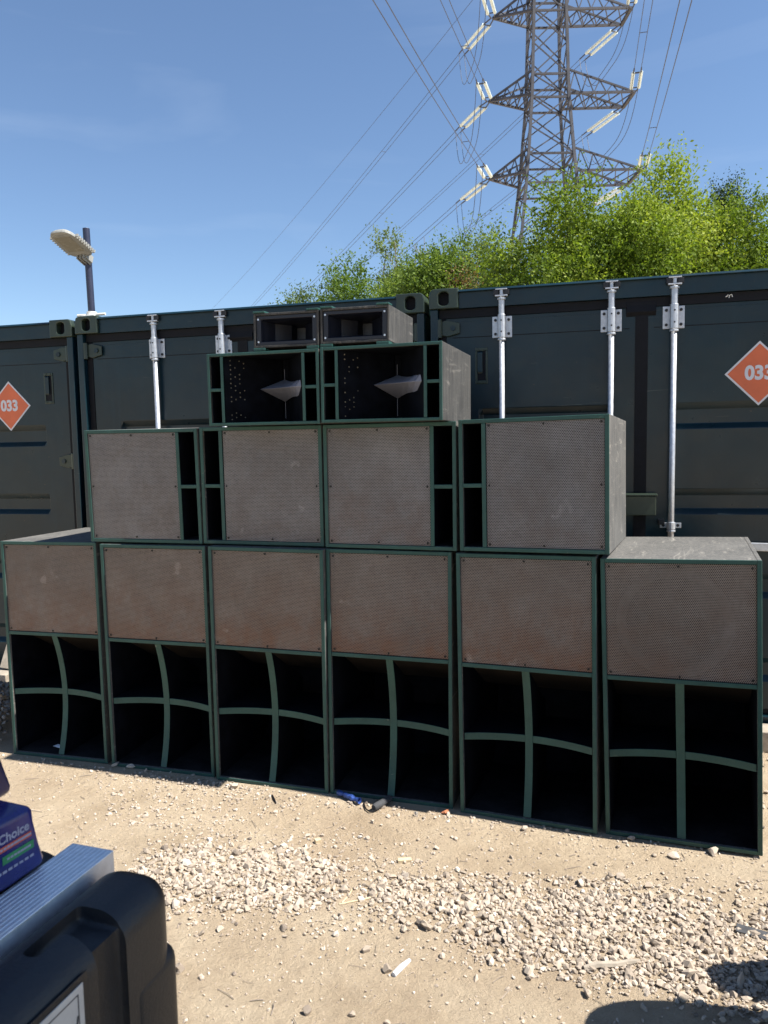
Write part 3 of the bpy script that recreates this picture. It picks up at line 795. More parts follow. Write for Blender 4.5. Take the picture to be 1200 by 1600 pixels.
T('leafy_tree', 'mid green tree beside the dead brown branch', 752, 380, 17.4, .75, .8, 2.0, n_lobe=22, twigs=36, leaves=15, m='leaf_mid', leaf=.085, lobe_r=(.3, .5), seed=7, up=.7)
T('dead_branch', 'dead brown branch between the two mid green trees', 722, 405, 16.2, .26, .3, 1.0, n_lobe=10, twigs=22, leaves=12, m='leaf_brown', leaf=.07, lobe_r=(.16, .28), seed=8, trunk_r=.04)
T('leafy_tree', 'slender grey-green tree standing above the left-hand bushes', 606, 355, 21.0, .55, .6, 2.4, n_lobe=22, twigs=24, leaves=13, m='leaf_grey', leaf=.09, lobe_r=(.25, .42), seed=9, up=.8)
T('leafy_tree', 'bushy grey-green tree left of the slender tree', 560, 402, 19.5, 1.25, 1.2, 2.2, n_lobe=40, twigs=38, leaves=14, m='leaf_mid', leaf=.09, lobe_r=(.32, .55), seed=10, up=.6)
T('leafy_tree', 'low sparse tree furthest left, just clearing the container roof', 470, 442, 20.5, .85, 1.0, 1.8, n_lobe=26, twigs=28, leaves=13, m='leaf_grey', leaf=.09, lobe_r=(.28, .5), seed=13, up=.5)
T('leafy_tree', 'grey-green bush under the bare twigs', 632, 425, 18.5, .7, .8, 1.7, n_lobe=24, twigs=36, leaves=14, m='leaf_mid', leaf=.085, lobe_r=(.3, .5), seed=14)
def bare_tree():
    b = at_y(640, 368, 20.5)
    t = thing('bare_tree', 'leafless twiggy saplings right of the slender tree', 'tree', Matrix.Translation((b.x, 20.5, -.05)), 'trees behind the containers')
    g = MB(); rg = random.Random(5)
    for k in range(9):
        x0 = rg.uniform(-.5, .5); top = b.z - rg.uniform(0, 1.1)
        pts = [(x0 * .5, 0, 0), (x0 * .8, .1, top * .5), (x0 + rg.uniform(-.1, .1), 0, top)]
        g.tube(pts, [.035, .022, .007], 5)
        for q in range(7):
            f = rg.uniform(.55, .95); p = Vector(pts[1]).lerp(Vector(pts[2]), (f - .5) * 2)
            g.tube([p, p + Vector((rg.uniform(-.3, .3), rg.uniform(-.2, .2), rg.uniform(.2, .6)))], [.011, .005], 4)
    g.build('trunk', 'twig', t)
bare_tree()

# ================================================================== SPEAKERS
TH = .018
def edge_strips(par, W, H, e=.0045, t=TH):
    """painted front edges of the cabinet panels"""
    MB().box(-W / 2, -W / 2 + t, 0, e, 0, H).build('front_edge', 'green', par, bevel=.0022)
    MB().box(W / 2 - t, W / 2, 0, e, 0, H).build('front_edge', 'green', par, bevel=.0022)
    MB().box(-W / 2 + t, W / 2 - t, .0006, e, H - t, H - .0004).build('front_edge', 'green', par, bevel=.0022)
    MB().box(-W / 2 + t, W / 2 - t, .0006, e, .0004, t).build('front_edge', 'green', par, bevel=.0022)
def shell(par, W, H, D, e=.0045, t=TH, skin='scuffed'):
    MB().box(-W / 2, -W / 2 + t, e, D, 0, H).build('side_panel', skin, par, bevel=.003)
    MB().box(W / 2 - t, W / 2, e, D, 0, H).build('side_panel', skin, par, bevel=.003)
    MB().box(-W / 2 + t, W / 2 - t, e, D, H - t, H - .0004).build('top_panel', skin, par, bevel=.002)
    MB().box(-W / 2 + t, W / 2 - t, e, D, .0004, t).build('bottom_panel', skin, par, bevel=.002)
    MB().box(-W / 2 + t, W / 2 - t, D - t, D - .002, t, H - t).build('back_panel', 'inner', par)
    # black painted linings keep the inside dark like the outside is scuffed
    MB().box(-W / 2 + t, -W / 2 + t + .002, e + .012, D - t, t, H - t).build('lining', 'inner', par)
    MB().box(W / 2 - t - .002, W / 2 - t, e + .012, D - t, t, H - t).build('lining', 'inner', par)
    MB().box(-W / 2 + t + .002, W / 2 - t - .002, e + .012, D - t, t, t + .002).build('lining', 'dusty', par)
    MB().box(-W / 2 + t + .002, W / 2 - t - .002, e + .012, D - t, H - t - .002, H - t).build('lining', 'inner', par)
def screws(par, pts, m='screw_black', r=.0052, y=.009):
    for (x, z) in pts:
        MB().tube([(x, y, z), (x, y - .0035, z)], r, 8).build('screw', m, par)
def driver(par, x, z, R, y, m='cone'):
    n = 28; g = MB(); vs = []; prof = [(R, y - .004), (R * .93, y - .012), (R * .86, y - .002), (R * .32, y + .085), (R * .29, y + .08), (.001, y + .058)]
    for (r, yy) in prof: vs += [(x + r * math.cos(2 * math.pi * k / n), yy, z + r * math.sin(2 * math.pi * k / n)) for k in range(n)]
    fs = [(q * n + k, q * n + (k + 1) % n, (q + 1) * n + (k + 1) % n, (q + 1) * n + k) for q in range(len(prof) - 1) for k in range(n)]
    g.add(vs, fs); g.build('speaker_cone', m, par, smooth=True)
BW, BH, BD = .618, 1.22, .74
def scoop(i, x, y, yaw, lean, roll, label):
    dz = abs(math.sin(roll)) * BW / 2 - .003
    t = thing('bass_bin', label, 'speaker', frame(x, y, dz, yaw, lean, roll), 'tall bass bins in the bottom row')
    W, H, D = BW, BH, BD
    shell(t, W, H, D); edge_strips(t, W, H)
    zr = .695                                               # rail under the grille
    MB().box(-W / 2 + TH + .001, W / 2 - TH - .001, .002, .0065, zr, zr + .019).build('rail', 'green', t, bevel=.002)
    MB().box(-W / 2 + TH + .002, W / 2 - TH - .002, .0066, .30, zr + .0005, zr + .018).build('shelf', 'inner', t)
    gz0, gz1, gx = zr + .0205, H - TH - .002, W / 2 - TH - .002
    go = MB().box(-gx, gx, .0085, .0098, gz0, gz1).build('grille', 'grille_brown', t)
    q = .014
    screws(t, [(-gx + q, gz0 + q), (gx - q, gz0 + q), (-gx + q, gz1 - q), (gx - q, gz1 - q), (0, gz0 + .01), (0, gz1 - .01)], y=.0085)
    MB().box(-gx, gx, .075, .09, zr + .019, H - TH - .003).build('baffle', 'inner', t)
    driver(t, -.02 if i == 5 else 0, (gz0 + gz1) / 2 - (.02 if i == 5 else 0), .235, .072, 'cone_dusty' if i == 5 else 'cone')
    # scoop inside the mouth
    sx = W / 2 - TH - .003
    MB().prism([(.10, zr - .001), (.42, .50), (.43, .51), (.13, zr - .001)], 'x', -sx, sx).build('scoop_panel', 'reflector', t)
    pts = [(.50 + .19 * math.sin(a), .022 + .60 * (1 - math.cos(a))) for a in [math.pi / 2 * k / 8 for k in range(9)]]
    poly = pts + [(p[0] + .012, p[1]) for p in reversed(pts)]
    MB().prism(poly, 'x', -sx, sx).build('reflector', 'inner', t)
    # curved cross braces
    def curve(s, half): return .014 + .060 * (1 - (s / half) ** 2)
    z0, z1 = TH + .002, zr - .002; zc, hh = (z0 + z1) / 2, (z1 - z0) / 2
    ns = 18; zz = [z0 + (z1 - z0) * k / ns for k in range(ns + 1)]
    bt = .0165
    poly = [(curve(v - zc, hh) + .002, v) for v in zz] + [(.40, .45), (.40, z0)]
    MB().prism(poly, 'x', -bt, bt).build('brace', 'inner', t)
    fr = [(curve(v - zc, hh), v) for v in zz]; MB().prism(fr + [(a + .0035, b) for a, b in reversed(fr)], 'x', -bt - .001, bt + .001).build('brace_edge', 'green', t, bevel=.0015)
    xh = sx; zb = .362
    for sgn in (-1, 1):
        xs_ = [sgn * (bt + .0015 + (xh - bt - .0015) * k / 10) for k in range(11)]
        fr = [(v, curve(v, xh) + .002) for v in xs_]
        MB().prism([(a, b + .0025) for a, b in fr] + [(xs_[-1], .36), (xs_[0], .36)], 'z', zb - .0155, zb + .0155).build('brace', 'inner', t)
        MB().prism(fr + [(a, b + .0035) for a, b in reversed(fr)], 'z', zb - .0165, zb + .0165).build('brace_edge', 'green', t, bevel=.0015)
    return t
SCOOPS = [(-1.834, 4.107, -.275, .006, .007, 'tall bass bin at the left end of the bottom row, white scrap inside'),
          (-1.207, 3.918, -.274, -.008, .0, 'tall bass bin second from left in the bottom row'),
          (-.597, 3.712, -.293, -.008, -.006, 'tall bass bin third from left in the bottom row, pale marks on its grille'),
          (.004, 3.534, -.300, .012, -.002, 'tall bass bin fourth from left, blue wrapper and black cylinder at its foot'),
          (.618, 3.294, -.388, .010, .012, 'tall bass bin fifth from left, under the right-hand square speaker'),
          (1.233, 3.077, -.377, -.006, .026, 'tall bass bin at the right end of the bottom row with bare sunlit top')]
for i, a in enumerate(SCOOPS): scoop(i, *a)

KW, KH, KD = .652, .588, .74
def kick(x, y, z, yaw, lean, roll, ports_left, label):
    t = thing('mid_bass_box', label, 'speaker', frame(x, y, z, yaw, lean, roll), 'square speakers in the second row')
    W, H, D = KW, KH, KD
    shell(t, W, H, D); edge_strips(t, W, H)
    s = 1 if ports_left else -1
    def bx(x0, x1): return (x0, x1) if s > 0 else (-x1, -x0)
    xp0, xp1 = -W / 2 + TH, -W / 2 + .105                    # port column
    a, b = bx(xp1, xp1 + .019)
    MB().box(a, b, .001, .0058, TH + .001, H - TH - .001).build('divider_edge', 'green', t, bevel=.002)
    MB().box(a + .0005, b - .0005, .006, D - .03, TH + .003, H - TH - .003).build('divider', 'inner', t)
    a, b = bx(xp0 + .0005, xp1 - .0005)
    MB().box(a, b, .0015, .006, H / 2 - .009, H / 2 + .009).build('divider_edge', 'green', t, bevel=.002)
    MB().box(a + .0025, b - .001, .0062, .35, H / 2 - .0085, H / 2 + .0085).build('port_shelf', 'inner', t)
    x0, x1 = bx(xp1 + .021, W / 2 - TH - .002)
    MB().box(x0, x1, .0075, .0088, TH + .002, H - TH - .002).build('grille', 'grille', t)
    q = .012; xm = (x0 + x1) / 2
    screws(t, [(x0 + q, TH + q + .002), (x1 - q, TH + q + .002), (x0 + q, H - TH - q), (x1 - q, H - TH - q), (xm, TH + q), (xm, H - TH - q), (x0 + q, H / 2), (x1 - q, H / 2)], y=.0075)
    MB().box(x0, x1, .075, .09, TH + .004, H - TH - .004).build('baffle', 'inner', t)
    driver(t, xm, H / 2, .205, .072)
    return t
kick(-1.245, 3.935, 1.2262, -.257, -.03, -.004, False, 'square speaker at the left end of the second row, ports on its right')
kick(-.608, 3.757, 1.2262, -.281, -.014, -.005, True, 'square speaker second from left in the second row, ports on its left')
kick(.021, 3.543, 1.2245, -.338, .006, .0, False, 'square speaker third from left, under the right-hand horn, ports on its right')
kick(.641, 3.283, 1.2335, -.397, .02, .012, True, 'square speaker at the right end of the second row with bare grey side')

HW, HH, HD = .572, .342, .60
def midhorn(x, y, z, yaw, lean, roll, label):
    t = thing('mid_horn', label, 'speaker', frame(x, y, z, yaw, lean, roll), 'horn speakers in the third row')
    W, H, D = HW, HH, HD; tt = .014
    shell(t, W, H, D, t=tt, skin='scuffed_dark'); edge_strips(t, W, H, t=tt)
    for s in (-1, 1):
        xi = s * .2085
        MB().box(xi - .0075, xi + .0075, .001, .0058, tt + .001, H - tt - .001).build('divider_edge', 'green', t, bevel=.002)
        MB().box(xi - .007, xi + .007, .006, .012, tt + .003, H - tt - .003).build('divider', 'inner', t)
        a, b = sorted((xi + s * .008, s * (W / 2 - tt - .0005)))
        MB().box(a, b, .0015, .006, H / 2 - .0075, H / 2 + .0075).build('divider_edge', 'green', t, bevel=.002)
        MB().box(a + .001, b - .003, .0062, .25, H / 2 - .007, H / 2 + .007).build('port_shelf', 'inner', t)
        # horn side wall slanting to the throat
        x0, x1 = s * .200, s * .016
        poly = [(x0, .012), (x1, .27), (x1 + s * .008, .28), (x0 + s * .010, .02)]
        MB().prism(poly, 'z', tt + .003, H - tt - .003).build('horn_wall', 'inner', t)
    MB().box(-.014, .014, .275, .285, tt + .003, H - tt - .003).build('throat', 'inner', t)
    # row of small pale perforations on the left wall
    g = MB(); rg = random.Random(int(abs(x) * 1000))
    for c in range(4):
        for r in range(14):
            if rg.random() < .35 + .1 * c: continue
            f = .10 + c * .075; px_, py_ = -.200 + .184 * f, .012 + .258 * f
            zz = .03 + r * .0215 + (.01 if c % 2 else 0)
            if zz > H - .03: continue
            nx, ny = .81, -.58
            g.tube([(px_ - nx * .0005, py_ - ny * .0005, zz), (px_ + nx * .0012, py_ + ny * .0012, zz)], .0026 + .001 * rg.random(), 6)
    g.build('perforation', 'reflector', t).data.materials[0] = MT['perf']
    # wedge shaped phase plug with a level front ridge
    zc = H / 2 + .005
    Lt = (-.082, .148, zc); R0 = (.186, .035, zc + .002)
    Tt, Bt = (0, .262, zc + .052), (0, .262, zc - .060)
    vs = [Lt, R0, Tt, Bt]; top = []; bot = []
    for k in range(1, 6):
        f = k / 5; sg = .016 * math.sin(math.pi * f)
        top.append((.186 * f, .262 - .215 * f, zc + .052 - .008 * f - sg)); bot.append((.186 * f, .262 - .215 * f, zc - .060 + .008 * f + sg))
    vs += top + bot
    vs += [(.186 * k / 5, .140 - .105 * k / 5 + .012, zc) for k in range(0)]
    ridge = [Vector(Lt).lerp(Vector(R0), (k / 5) * .694 + .306) for k in range(0, 6)]
    o = len(vs); vs += [tuple(p) for p in ridge]
    fs = [(0, o, 2), (0, 3, o)]
    tp = [2] + [4 + k for k in range(5)]; bt_ = [3] + [9 + k for k in range(5)]
    for k in range(5):
        fs += [(o + k, o + k + 1, tp[k + 1], tp[k]), (o + k + 1, o + k, bt_[k], bt_[k + 1])]
    fs += [tuple([0] + [2] + [3])]
    MB().add(vs, fs).build('phase_plug', 'plug', t, bevel=.0022)
    MB().box(-.0008, .0008, .262, .2635, tt + .02, H - tt - .05).build('throat_rod', 'plug', t)
    return t
MT['perf'] = simple('pale_pin', (.16, .14, .10), .6, var=.5, scale=30)
MT['plug'] = simple('grey_plug_paint', (.20, .21, .26), .4, var=.06, scale=8)
midhorn(-.561, 3.607, 1.8158, -.293, -.014, -.004, 'wide horn speaker on the left of the third row')
midhorn(-.009, 3.428, 1.8165, -.321, .004, -.005, 'wide horn speaker on the right of the third row with scratched side')

TW, THH, TD = .330, .160, .40
def tweeter(x, y, z, yaw, roll, label):
    t = thing('tweeter_horn', label, 'speaker', frame(x, y, z, yaw, 0, roll), 'small horn speakers on the very top')
    W, H, D = TW, THH, TD; tt = .011
    shell(t, W, H, D, t=tt, e=.0005, skin='scuffed_dark')
    # moulded horn: flange, flare, throat
    a, b = W / 2 - tt - .001, H / 2 - tt - .001; zc = H / 2
    def ring(hx, hz, y_, dx=0): return [(dx - hx, y_, zc - hz), (dx + hx, y_, zc - hz), (dx + hx, y_, zc + hz), (dx - hx, y_, zc + hz)]
    rings = [ring(a, b, .014), ring(a, b, .008), ring(a - .022, b - .016, .008), ring(a - .030, b - .022, .03), ring(a * .62, b * .62, .09), ring(.036, .040, .15), ring(.028, .034, .20)]
    vs = [p for r_ in rings for p in r_]
    fs = [(q * 4 + k, q * 4 + (k + 1) % 4, (q + 1) * 4 + (k + 1) % 4, (q + 1) * 4 + k) for q in range(len(rings) - 1) for k in range(4)]
    fs += [tuple(range(len(vs) - 4, len(vs)))]
    MB().add(vs, fs).build('horn_flare', 'flare', t, bevel=.002)
    screws(t, [(-a + .011, zc - b + .016), (a - .011, zc - b + .016), (-a + .011, zc + b - .016), (a - .011, zc + b - .016)], 'screw_steel', .0048, .008)
    for sx in (-1, 1):
        x0, x1 = sorted((sx * (W / 2), sx * (W / 2 - .06)))
        MB().box(x0, x1, -.004, .05, -.0135, -.0004).build('foot', 'green', t, bevel=.002)
        MB().box(x0, x1, -.004, .05, H + .0004, H + .009).build('corner_pad', 'green', t, bevel=.002)
    return t
MT['flare'] = simple('black_horn_plastic', (.004, .0058, .014), .42, var=.2, scale=60)
tweeter(-.442, 3.588, 2.1745, -.307, -.012, 'small black horn box at the top left of the stack')
tweeter(-.120, 3.487, 2.1745, -.307, -.010, 'small black horn box at the top right of the stack')

# ================================================================== NEAR CASE AND PACKS
AX = Vector((.316, .949, 0)).normalized(); BX = Vector((AX.y, -AX.x, 0))
def case_frame():
    # local x = outwards across the case (towards lower right of the photo), y = along the rail, z = up
    m = Matrix((BX, AX, Vector((0, 0, 1)))).transposed().to_4x4(); return m
def rounded(bxs, r, seg=4):
    bm = bmesh.new()
    for (x0, x1, y0, y1, z0, z1) in bxs:
        res = bmesh.ops.create_cube(bm, size=1)
        for v in res['verts']:
            v.co.x = (x0 + x1) / 2 + v.co.x * (x1 - x0); v.co.y = (y0 + y1) / 2 + v.co.y * (y1 - y0); v.co.z = (z0 + z1) / 2 + v.co.z * (z1 - z0)
        ed = list({e for v in res['verts'] for e in v.link_edges})
        bmesh.ops.bevel(bm, geom=ed, offset=r, segments=seg, profile=.5, affect='EDGES')
    me = bpy.data.meshes.new('rounded'); bm.to_mesh(me); bm.free()
    for p in me.polygons: p.use_smooth = True
    return me
def cut(o, boxes, r=.012):
    """carve channels out of a moulded part"""
    me = rounded(boxes, r, 3)
    bm = bmesh.new()
    for (x0, x1, y0, y1, z0, z1) in boxes: pass
    bm.free()
    for (bxx) in boxes:
        c = bpy.data.objects.new('channel', rounded([bxx], r, 3)); COL.objects.link(c)
        md = o.modifiers.new('cut', 'BOOLEAN'); md.operation = 'DIFFERENCE'; md.object = c; md.solver = 'EXACT'
        wm = o.matrix_world.copy(); par = o.parent; o.parent = None; o.matrix_world = Matrix(); bpy.context.view_layer.update()
        dg = bpy.context.evaluated_depsgraph_get(); nm = bpy.data.meshes.new_from_object(o.evaluated_get(dg))
        o.modifiers.clear(); o.data = nm; o.parent = par; bpy.data.objects.remove(c)
    o.data.set_sharp_from_angle(angle=math.radians(50))
def flight_case(loc, rotz, label, full=True, H=.90, ln=.60, group=None, rad=.058):
    """x: lid outwards, y: along the rail, origin at the lid's foot"""
    t = thing('flight_case', label, 'flight case', Matrix.Translation(loc) @ Matrix.Rotation(rotz, 4, 'Z'), group)
    link('body', rounded([(-.80, -.267, -ln, -.004, .02, H - .004)], .05, 5), 'plastic', t)
    rl = MB().box(-.267, -.165, -ln + .005, .0, .03, H)
    for k in range(9): rl.box(-.262 + k * .0105, -.2565 + k * .0105, -ln + .02, -.004, H - .002, H + .0009)
    rl.build('rail', 'alu', t, bevel=.0025)
    lid = link('lid', rounded([(-.165, -.010, -ln, -.012, .02, H - .004)], rad, 8), 'plastic', t)
    if full: cut(lid, [(-.028, .1, -.245, -.170, -.1, H + .1), (-.108, .1, -.245, -.170, H - .034, H + .1), (-.108, -.074, -.31, -.170, H - .034, H + .1)])
    link('lid_rib', rounded([(-.150, -.008, -.165, -.006, .03, H - .15)], .035, 6), 'plastic', t)
    lt = MB().box(-.14, -.09, -.012, .004, H - .20, H - .12); lt.build('latch', 'alu', t, bevel=.004)
    for yy in (-.08, -ln + .08):
        for xx in (-.7, -.1): MB().tube([(xx, yy, .0), (xx, yy, .022)], .025, 12).build('foot', 'rubber', t)
    if full:
        y0, y1, z0, z1 = -.52, -.272, .56, H - .036
        MB().box(-.0105, -.0088, y0, y1, z0, z1).build('label_frame', 'plastic', t)
        pl = MB().box(-.0087, -.007, y0 + .012, y1 - .012, z0, z1 - .012).build('label_plate', 'card', t, bevel=.0008)
        g = MB(); w = .0022; a0, a1, b1 = y0 + .022, y1 - .024, z1 - .024
        g.box(-.007, -.0066, a0, a1, b1 - w, b1).box(-.007, -.0066, a1 - w, a1, z0, b1 - w).build('border_line', 'ink', pl)
        g = MB()
        pts = [(-.0066, -.345, .72), (-.0066, -.335, .755), (-.0066, -.325, .775), (-.0066, -.33, .745), (-.0066, -.315, .757), (-.0066, -.31, .78), (-.0066, -.3125, .765), (-.0066, -.306, .775), (-.0066, -.300, .805)]
        g.tube(pts, .0016, 5); g.tube([(-.0066, -.36, .71), (-.0066, -.33, .735), (-.0066, -.30, .752)], .0014, 5)
        g.build('signature_mark', 'ink', pl)
    return t
c0 = AX * 1.232 + BX * (-.840)
flight_case((c0.x, c0.y, 0), math.atan2(BX.y, BX.x), 'black rounded plastic flight case with silver rail in the bottom left corner')
def shadow_bag():  # unseen shape added to cast a rounded shadow on the dirt
    t = thing('shadow_bag', 'black round-shouldered bag added out of view to cast the lower right shadow', 'bag', Matrix.Translation((1.32, 1.845, 0)) @ Matrix.Rotation(-.26, 4, 'Z'))
    n, mm = 28, 14; vs = []; sg = lambda v, e: math.copysign(abs(v) ** e, v)
    for i in range(mm + 1):
        ph = -math.pi / 2 + math.pi * i / mm
        for j in range(n):
            th = 2 * math.pi * j / n
            vs.append((.30 * sg(math.cos(ph), .45) * sg(math.cos(th), .7), .20 * sg(math.cos(ph), .45) * sg(math.sin(th), .7), .46 + .46 * sg(math.sin(ph), .75)))
    MB().add(vs, [(i * n + j, i * n + (j + 1) % n, (i + 1) * n + (j + 1) % n, (i + 1) * n + j) for i in range(mm) for j in range(n)]).build('caster_body', 'canvas', t, smooth=True)
    MB().tube([(-.1, 0, .90), (-.08, 0, .96), (.08, 0, .96), (.1, 0, .90)], .012, 8).build('handle', 'rubber', t)
# made-up unseen case and bag, added to throw the lower right shadows
flight_case((1.37, 2.055, 0), math.radians(180), 'slim black rounded flight case put out of view to throw a shadow at lower right', False, H=.66, ln=.165)
shadow_bag()

def shade_parasol():  # unseen canopy added so that its shadow covers the near case
    cx, cy, z0, hf = 1.30, .0, 2.66, 1.24
    t = thing('shade_parasol', 'square cantilever parasol added out of view to shade the near flight case', 'shade_parasol', Matrix.Translation((cx + 1.55, cy - 1.3, 0)))
    ox, oy = -1.55, 1.3
    MB().tube([(0, 0, .06), (0, 0, 3.0)], .04, 12).build('pole', 'dark_steel', t)
    MB().box(-.4, .4, -.4, .4, 0, .06).build('base', 'dark_steel', t, bevel=.01)
    MB().tube([(0, 0, 2.95), (ox * .5, oy * .5, 3.2), (ox, oy, 3.1)], .03, 10).build('arm', 'dark_steel', t)
    c = [(ox - hf, oy - hf, z0), (ox + hf, oy - hf, z0), (ox + hf, oy + hf, z0), (ox - hf, oy + hf, z0)]; ap = (ox, oy, z0 + .4)
    MB().add(c + [ap] + [(x, y, z - .004) for x, y, z in c] + [(ox, oy, z0 + .396)], [(0, 1, 4), (1, 2, 4), (2, 3, 4), (3, 0, 4), (6, 5, 9), (7, 6, 9), (8, 7, 9), (5, 8, 9), (0, 5, 6, 1), (1, 6, 7, 2), (2, 7, 8, 3), (3, 8, 5, 0)]).build('canopy', 'canvas', t)
    for p in c: MB().tube([(p[0] * .99 + ox * .01, p[1] * .99 + oy * .01, p[2] - .012), (ox, oy, z0 + .37)], .01, 6).build('rib', 'dark_steel', t)
shade_parasol()
def pack(name, label, origin, yaw, L, D, H, m, group, printed):
    """film wrapped pack, sagging and creased; local x along the printed face, y back, z up; origin = right end of the face"""
    t = thing(name, label, 'pack', Matrix.Translation(origin) @ Matrix.Rotation(yaw, 4, 'Z'), group)
    bm = bmesh.new(); bmesh.ops.create_cube(bm, size=1)
    for v in bm.verts: v.co = Vector((-L / 2 + v.co.x * L, D / 2 + v.co.y * D, H / 2 + v.co.z * H))
    bmesh.ops.bevel(bm, geom=list(bm.edges), offset=.017, segments=3, profile=.5, affect='EDGES')
    bmesh.ops.subdivide_edges(bm, edges=list(bm.edges), cuts=2, use_grid_fill=True)
    rg = random.Random(len(label))
    for v in bm.verts:
        x, y, z = v.co; top = z / H
        if not (printed and y < .004):
            v.co += Vector((.003 * math.sin(60 * z + 40 * y), .003 * math.sin(50 * x + 3), .004 * math.sin(38 * x + 25 * y) * top))
        v.co.x -= .028 * top * (1 + x / L) ; v.co.z *= 1 - .05 * max(0, 1 + x / L) * top
    me = bpy.data.meshes.new(name); bm.to_mesh(me); bm.free()
    for p in me.polygons: p.use_smooth = True
    body = link('film', me, m, t)
    if printed:
        y = -.0006
        o = link('lettering', text_mesh('t Choice', .0245, .0006, .0002), 'pale_ink', body); o.location = (-.083, y, .100); o.rotation_euler = (math.pi / 2, 0, 0)
        MB().box(-.112, -.036, y - .0004, y, .077, .087).build('red_band', 'red_ink', body)
        MB().box(-.104, -.032, y - .0004, y, .052, .068).build('green_band', 'green_ink', body)
        g = MB(); g.tube([(-.128, y - .0004, .066), (-.128, y, .066)], .014, 16); g.build('round_mark', 'yellow_ink', body)
        g = MB()
        for k in range(8): g.box(-.13 + k * .0125, -.121 + k * .0125, y - .0004, y, .036, .041)
        g.build('small_print', 'pale_ink', body)
        g = MB()
        for k in range(9): g.box(-.108 + k * .0078, -.1025 + k * .0082, y - .0008, y - .0005, .080, .0845)
        g.build('small_print', 'pale_ink', body)
        g = MB()
        for k in range(7): g.box(-.094 + k * .0078, -.0885 + k * .0082, y - .0008, y - .0005, .058, .062)
        g.build('small_print', 'pale_ink', body)
    return t
pk = on_z(75, 1350, .9024)
yawp = math.atan2(.929, .369)
pack('wrapped_pack', 'blue film-wrapped pack with pale lettering on the flight case', (pk.x, pk.y, .9026), yawp, .26, .17, .142, 'blue_film', 'blue packs on the flight case', True)
pd = Vector((.369, .929, 0)); pn = Vector((-.929, .369, 0))
p2 = on_z(24, 1240, 1.043)
pack('wrapped_pack', 'dark navy pack at the left edge, above the blue lettered pack', (p2.x, p2.y, 1.043), yawp, .24, .10, .13, 'navy_film', 'blue packs on the flight case', False)

# ================================================================== GROUND LITTER
def stone_mesh(rg, sub=1, flat=.65):
    bm = bmesh.new(); bmesh.ops.create_icosphere(bm, subdivisions=sub, radius=1)
    for v in bm.verts:
        v.co *= rg.uniform(.72, 1.15)
    for _ in range(7):           # knock facets off
        n = Vector((rg.gauss(0, 1), rg.gauss(0, 1), rg.gauss(0, 1))).normalized(); d = rg.uniform(.38, .68)
        for v in bm.verts:
            e = v.co.dot(n) - d
            if e > 0: v.co -= n * e
    for v in bm.verts: v.co.z *= flat
    me = bpy.data.meshes.new('stone'); bm.to_mesh(me); bm.free()
    return me
def stones_cloud(name, pts, sizes, label, tone_bias=0.0, seed=3, bury=.25):
    """one mesh of many stone chips (numpy)"""
    rg = random.Random(seed); rn = np.random.default_rng(seed)
    bases = []
    for _ in range(24):
        me = stone_mesh(rg, 1, rg.uniform(.55, .85))
        v = np.empty(len(me.vertices) * 3, np.float32); me.vertices.foreach_get('co', v)
        f = np.empty(len(me.polygons) * 3, np.int32); me.loops.foreach_get('vertex_index', f)
        bases.append((v.reshape(-1, 3), f.reshape(-1, 3))); bpy.data.meshes.remove(me)
    V, Fc, Tn = [], [], []; off = 0
    for p, s in zip(pts, sizes):
        bv, bf = bases[rn.integers(24)]
        a = rn.uniform(0, 2 * math.pi); c, s_ = math.cos(a), math.sin(a)
        tx, ty = rn.normal(0, .35, 2)
        R = np.array([[c, -s_, 0], [s_, c, 0], [0, 0, 1]]) @ np.array([[1, 0, tx], [0, 1, ty], [-tx, -ty, 1]])
        sc = s * np.array([rn.uniform(.8, 1.35), rn.uniform(.7, 1.0), rn.uniform(.7, 1.0)])
        w = (bv * sc) @ R.T + np.array([p[0], p[1], p[2] + s * (.55 - bury)])
        V.append(w); Fc.append(bf + off); off += len(bv)
        Tn.append(np.full(len(bv), np.clip(rn.normal(.47 + tone_bias, .22), 0, 1)))
    o = fast_mesh(name, np.vstack(V), np.vstack(Fc), 'stone', None, np.concatenate(Tn))
    return tag(o, label, kind='stuff')
def inside(poly, x, y):
    c = False; j = len(poly) - 1
    for i in range(len(poly)):
        xi, yi = poly[i]; xj, yj = poly[j]
        if (yi > y) != (yj > y) and x < (xj - xi) * (y - yi) / (yj - yi) + xi: c = not c
        j = i
    return c
def gpoly(px): return [tuple(on_z(a, b).xy) for a, b in px]
PATCH = [gpoly([(225, 1352), (300, 1322), (380, 1326), (470, 1326), (530, 1350), (545, 1385), (500, 1410), (420, 1425), (330, 1428), (240, 1410), (190, 1380)]),
         gpoly([(560, 1378), (640, 1362), (700, 1378), (760, 1370), (860, 1378), (960, 1376), (1040, 1404), (1120, 1424), (1320, 1440), (1320, 1610), (1180, 1610), (1080, 1560), (980, 1530), (900, 1510), (800, 1500), (740, 1470), (660, 1450), (580, 1420)])]
SPARSE = [gpoly([(150, 1215), (300, 1195), (420, 1225), (480, 1260), (330, 1300), (180, 1290)]), gpoly([(240, 1300), (560, 1300), (720, 1360), (620, 1460), (300, 1470), (180, 1400)]),
          gpoly([(700, 1355), (1320, 1385), (1320, 1610), (1000, 1560), (700, 1500)])]
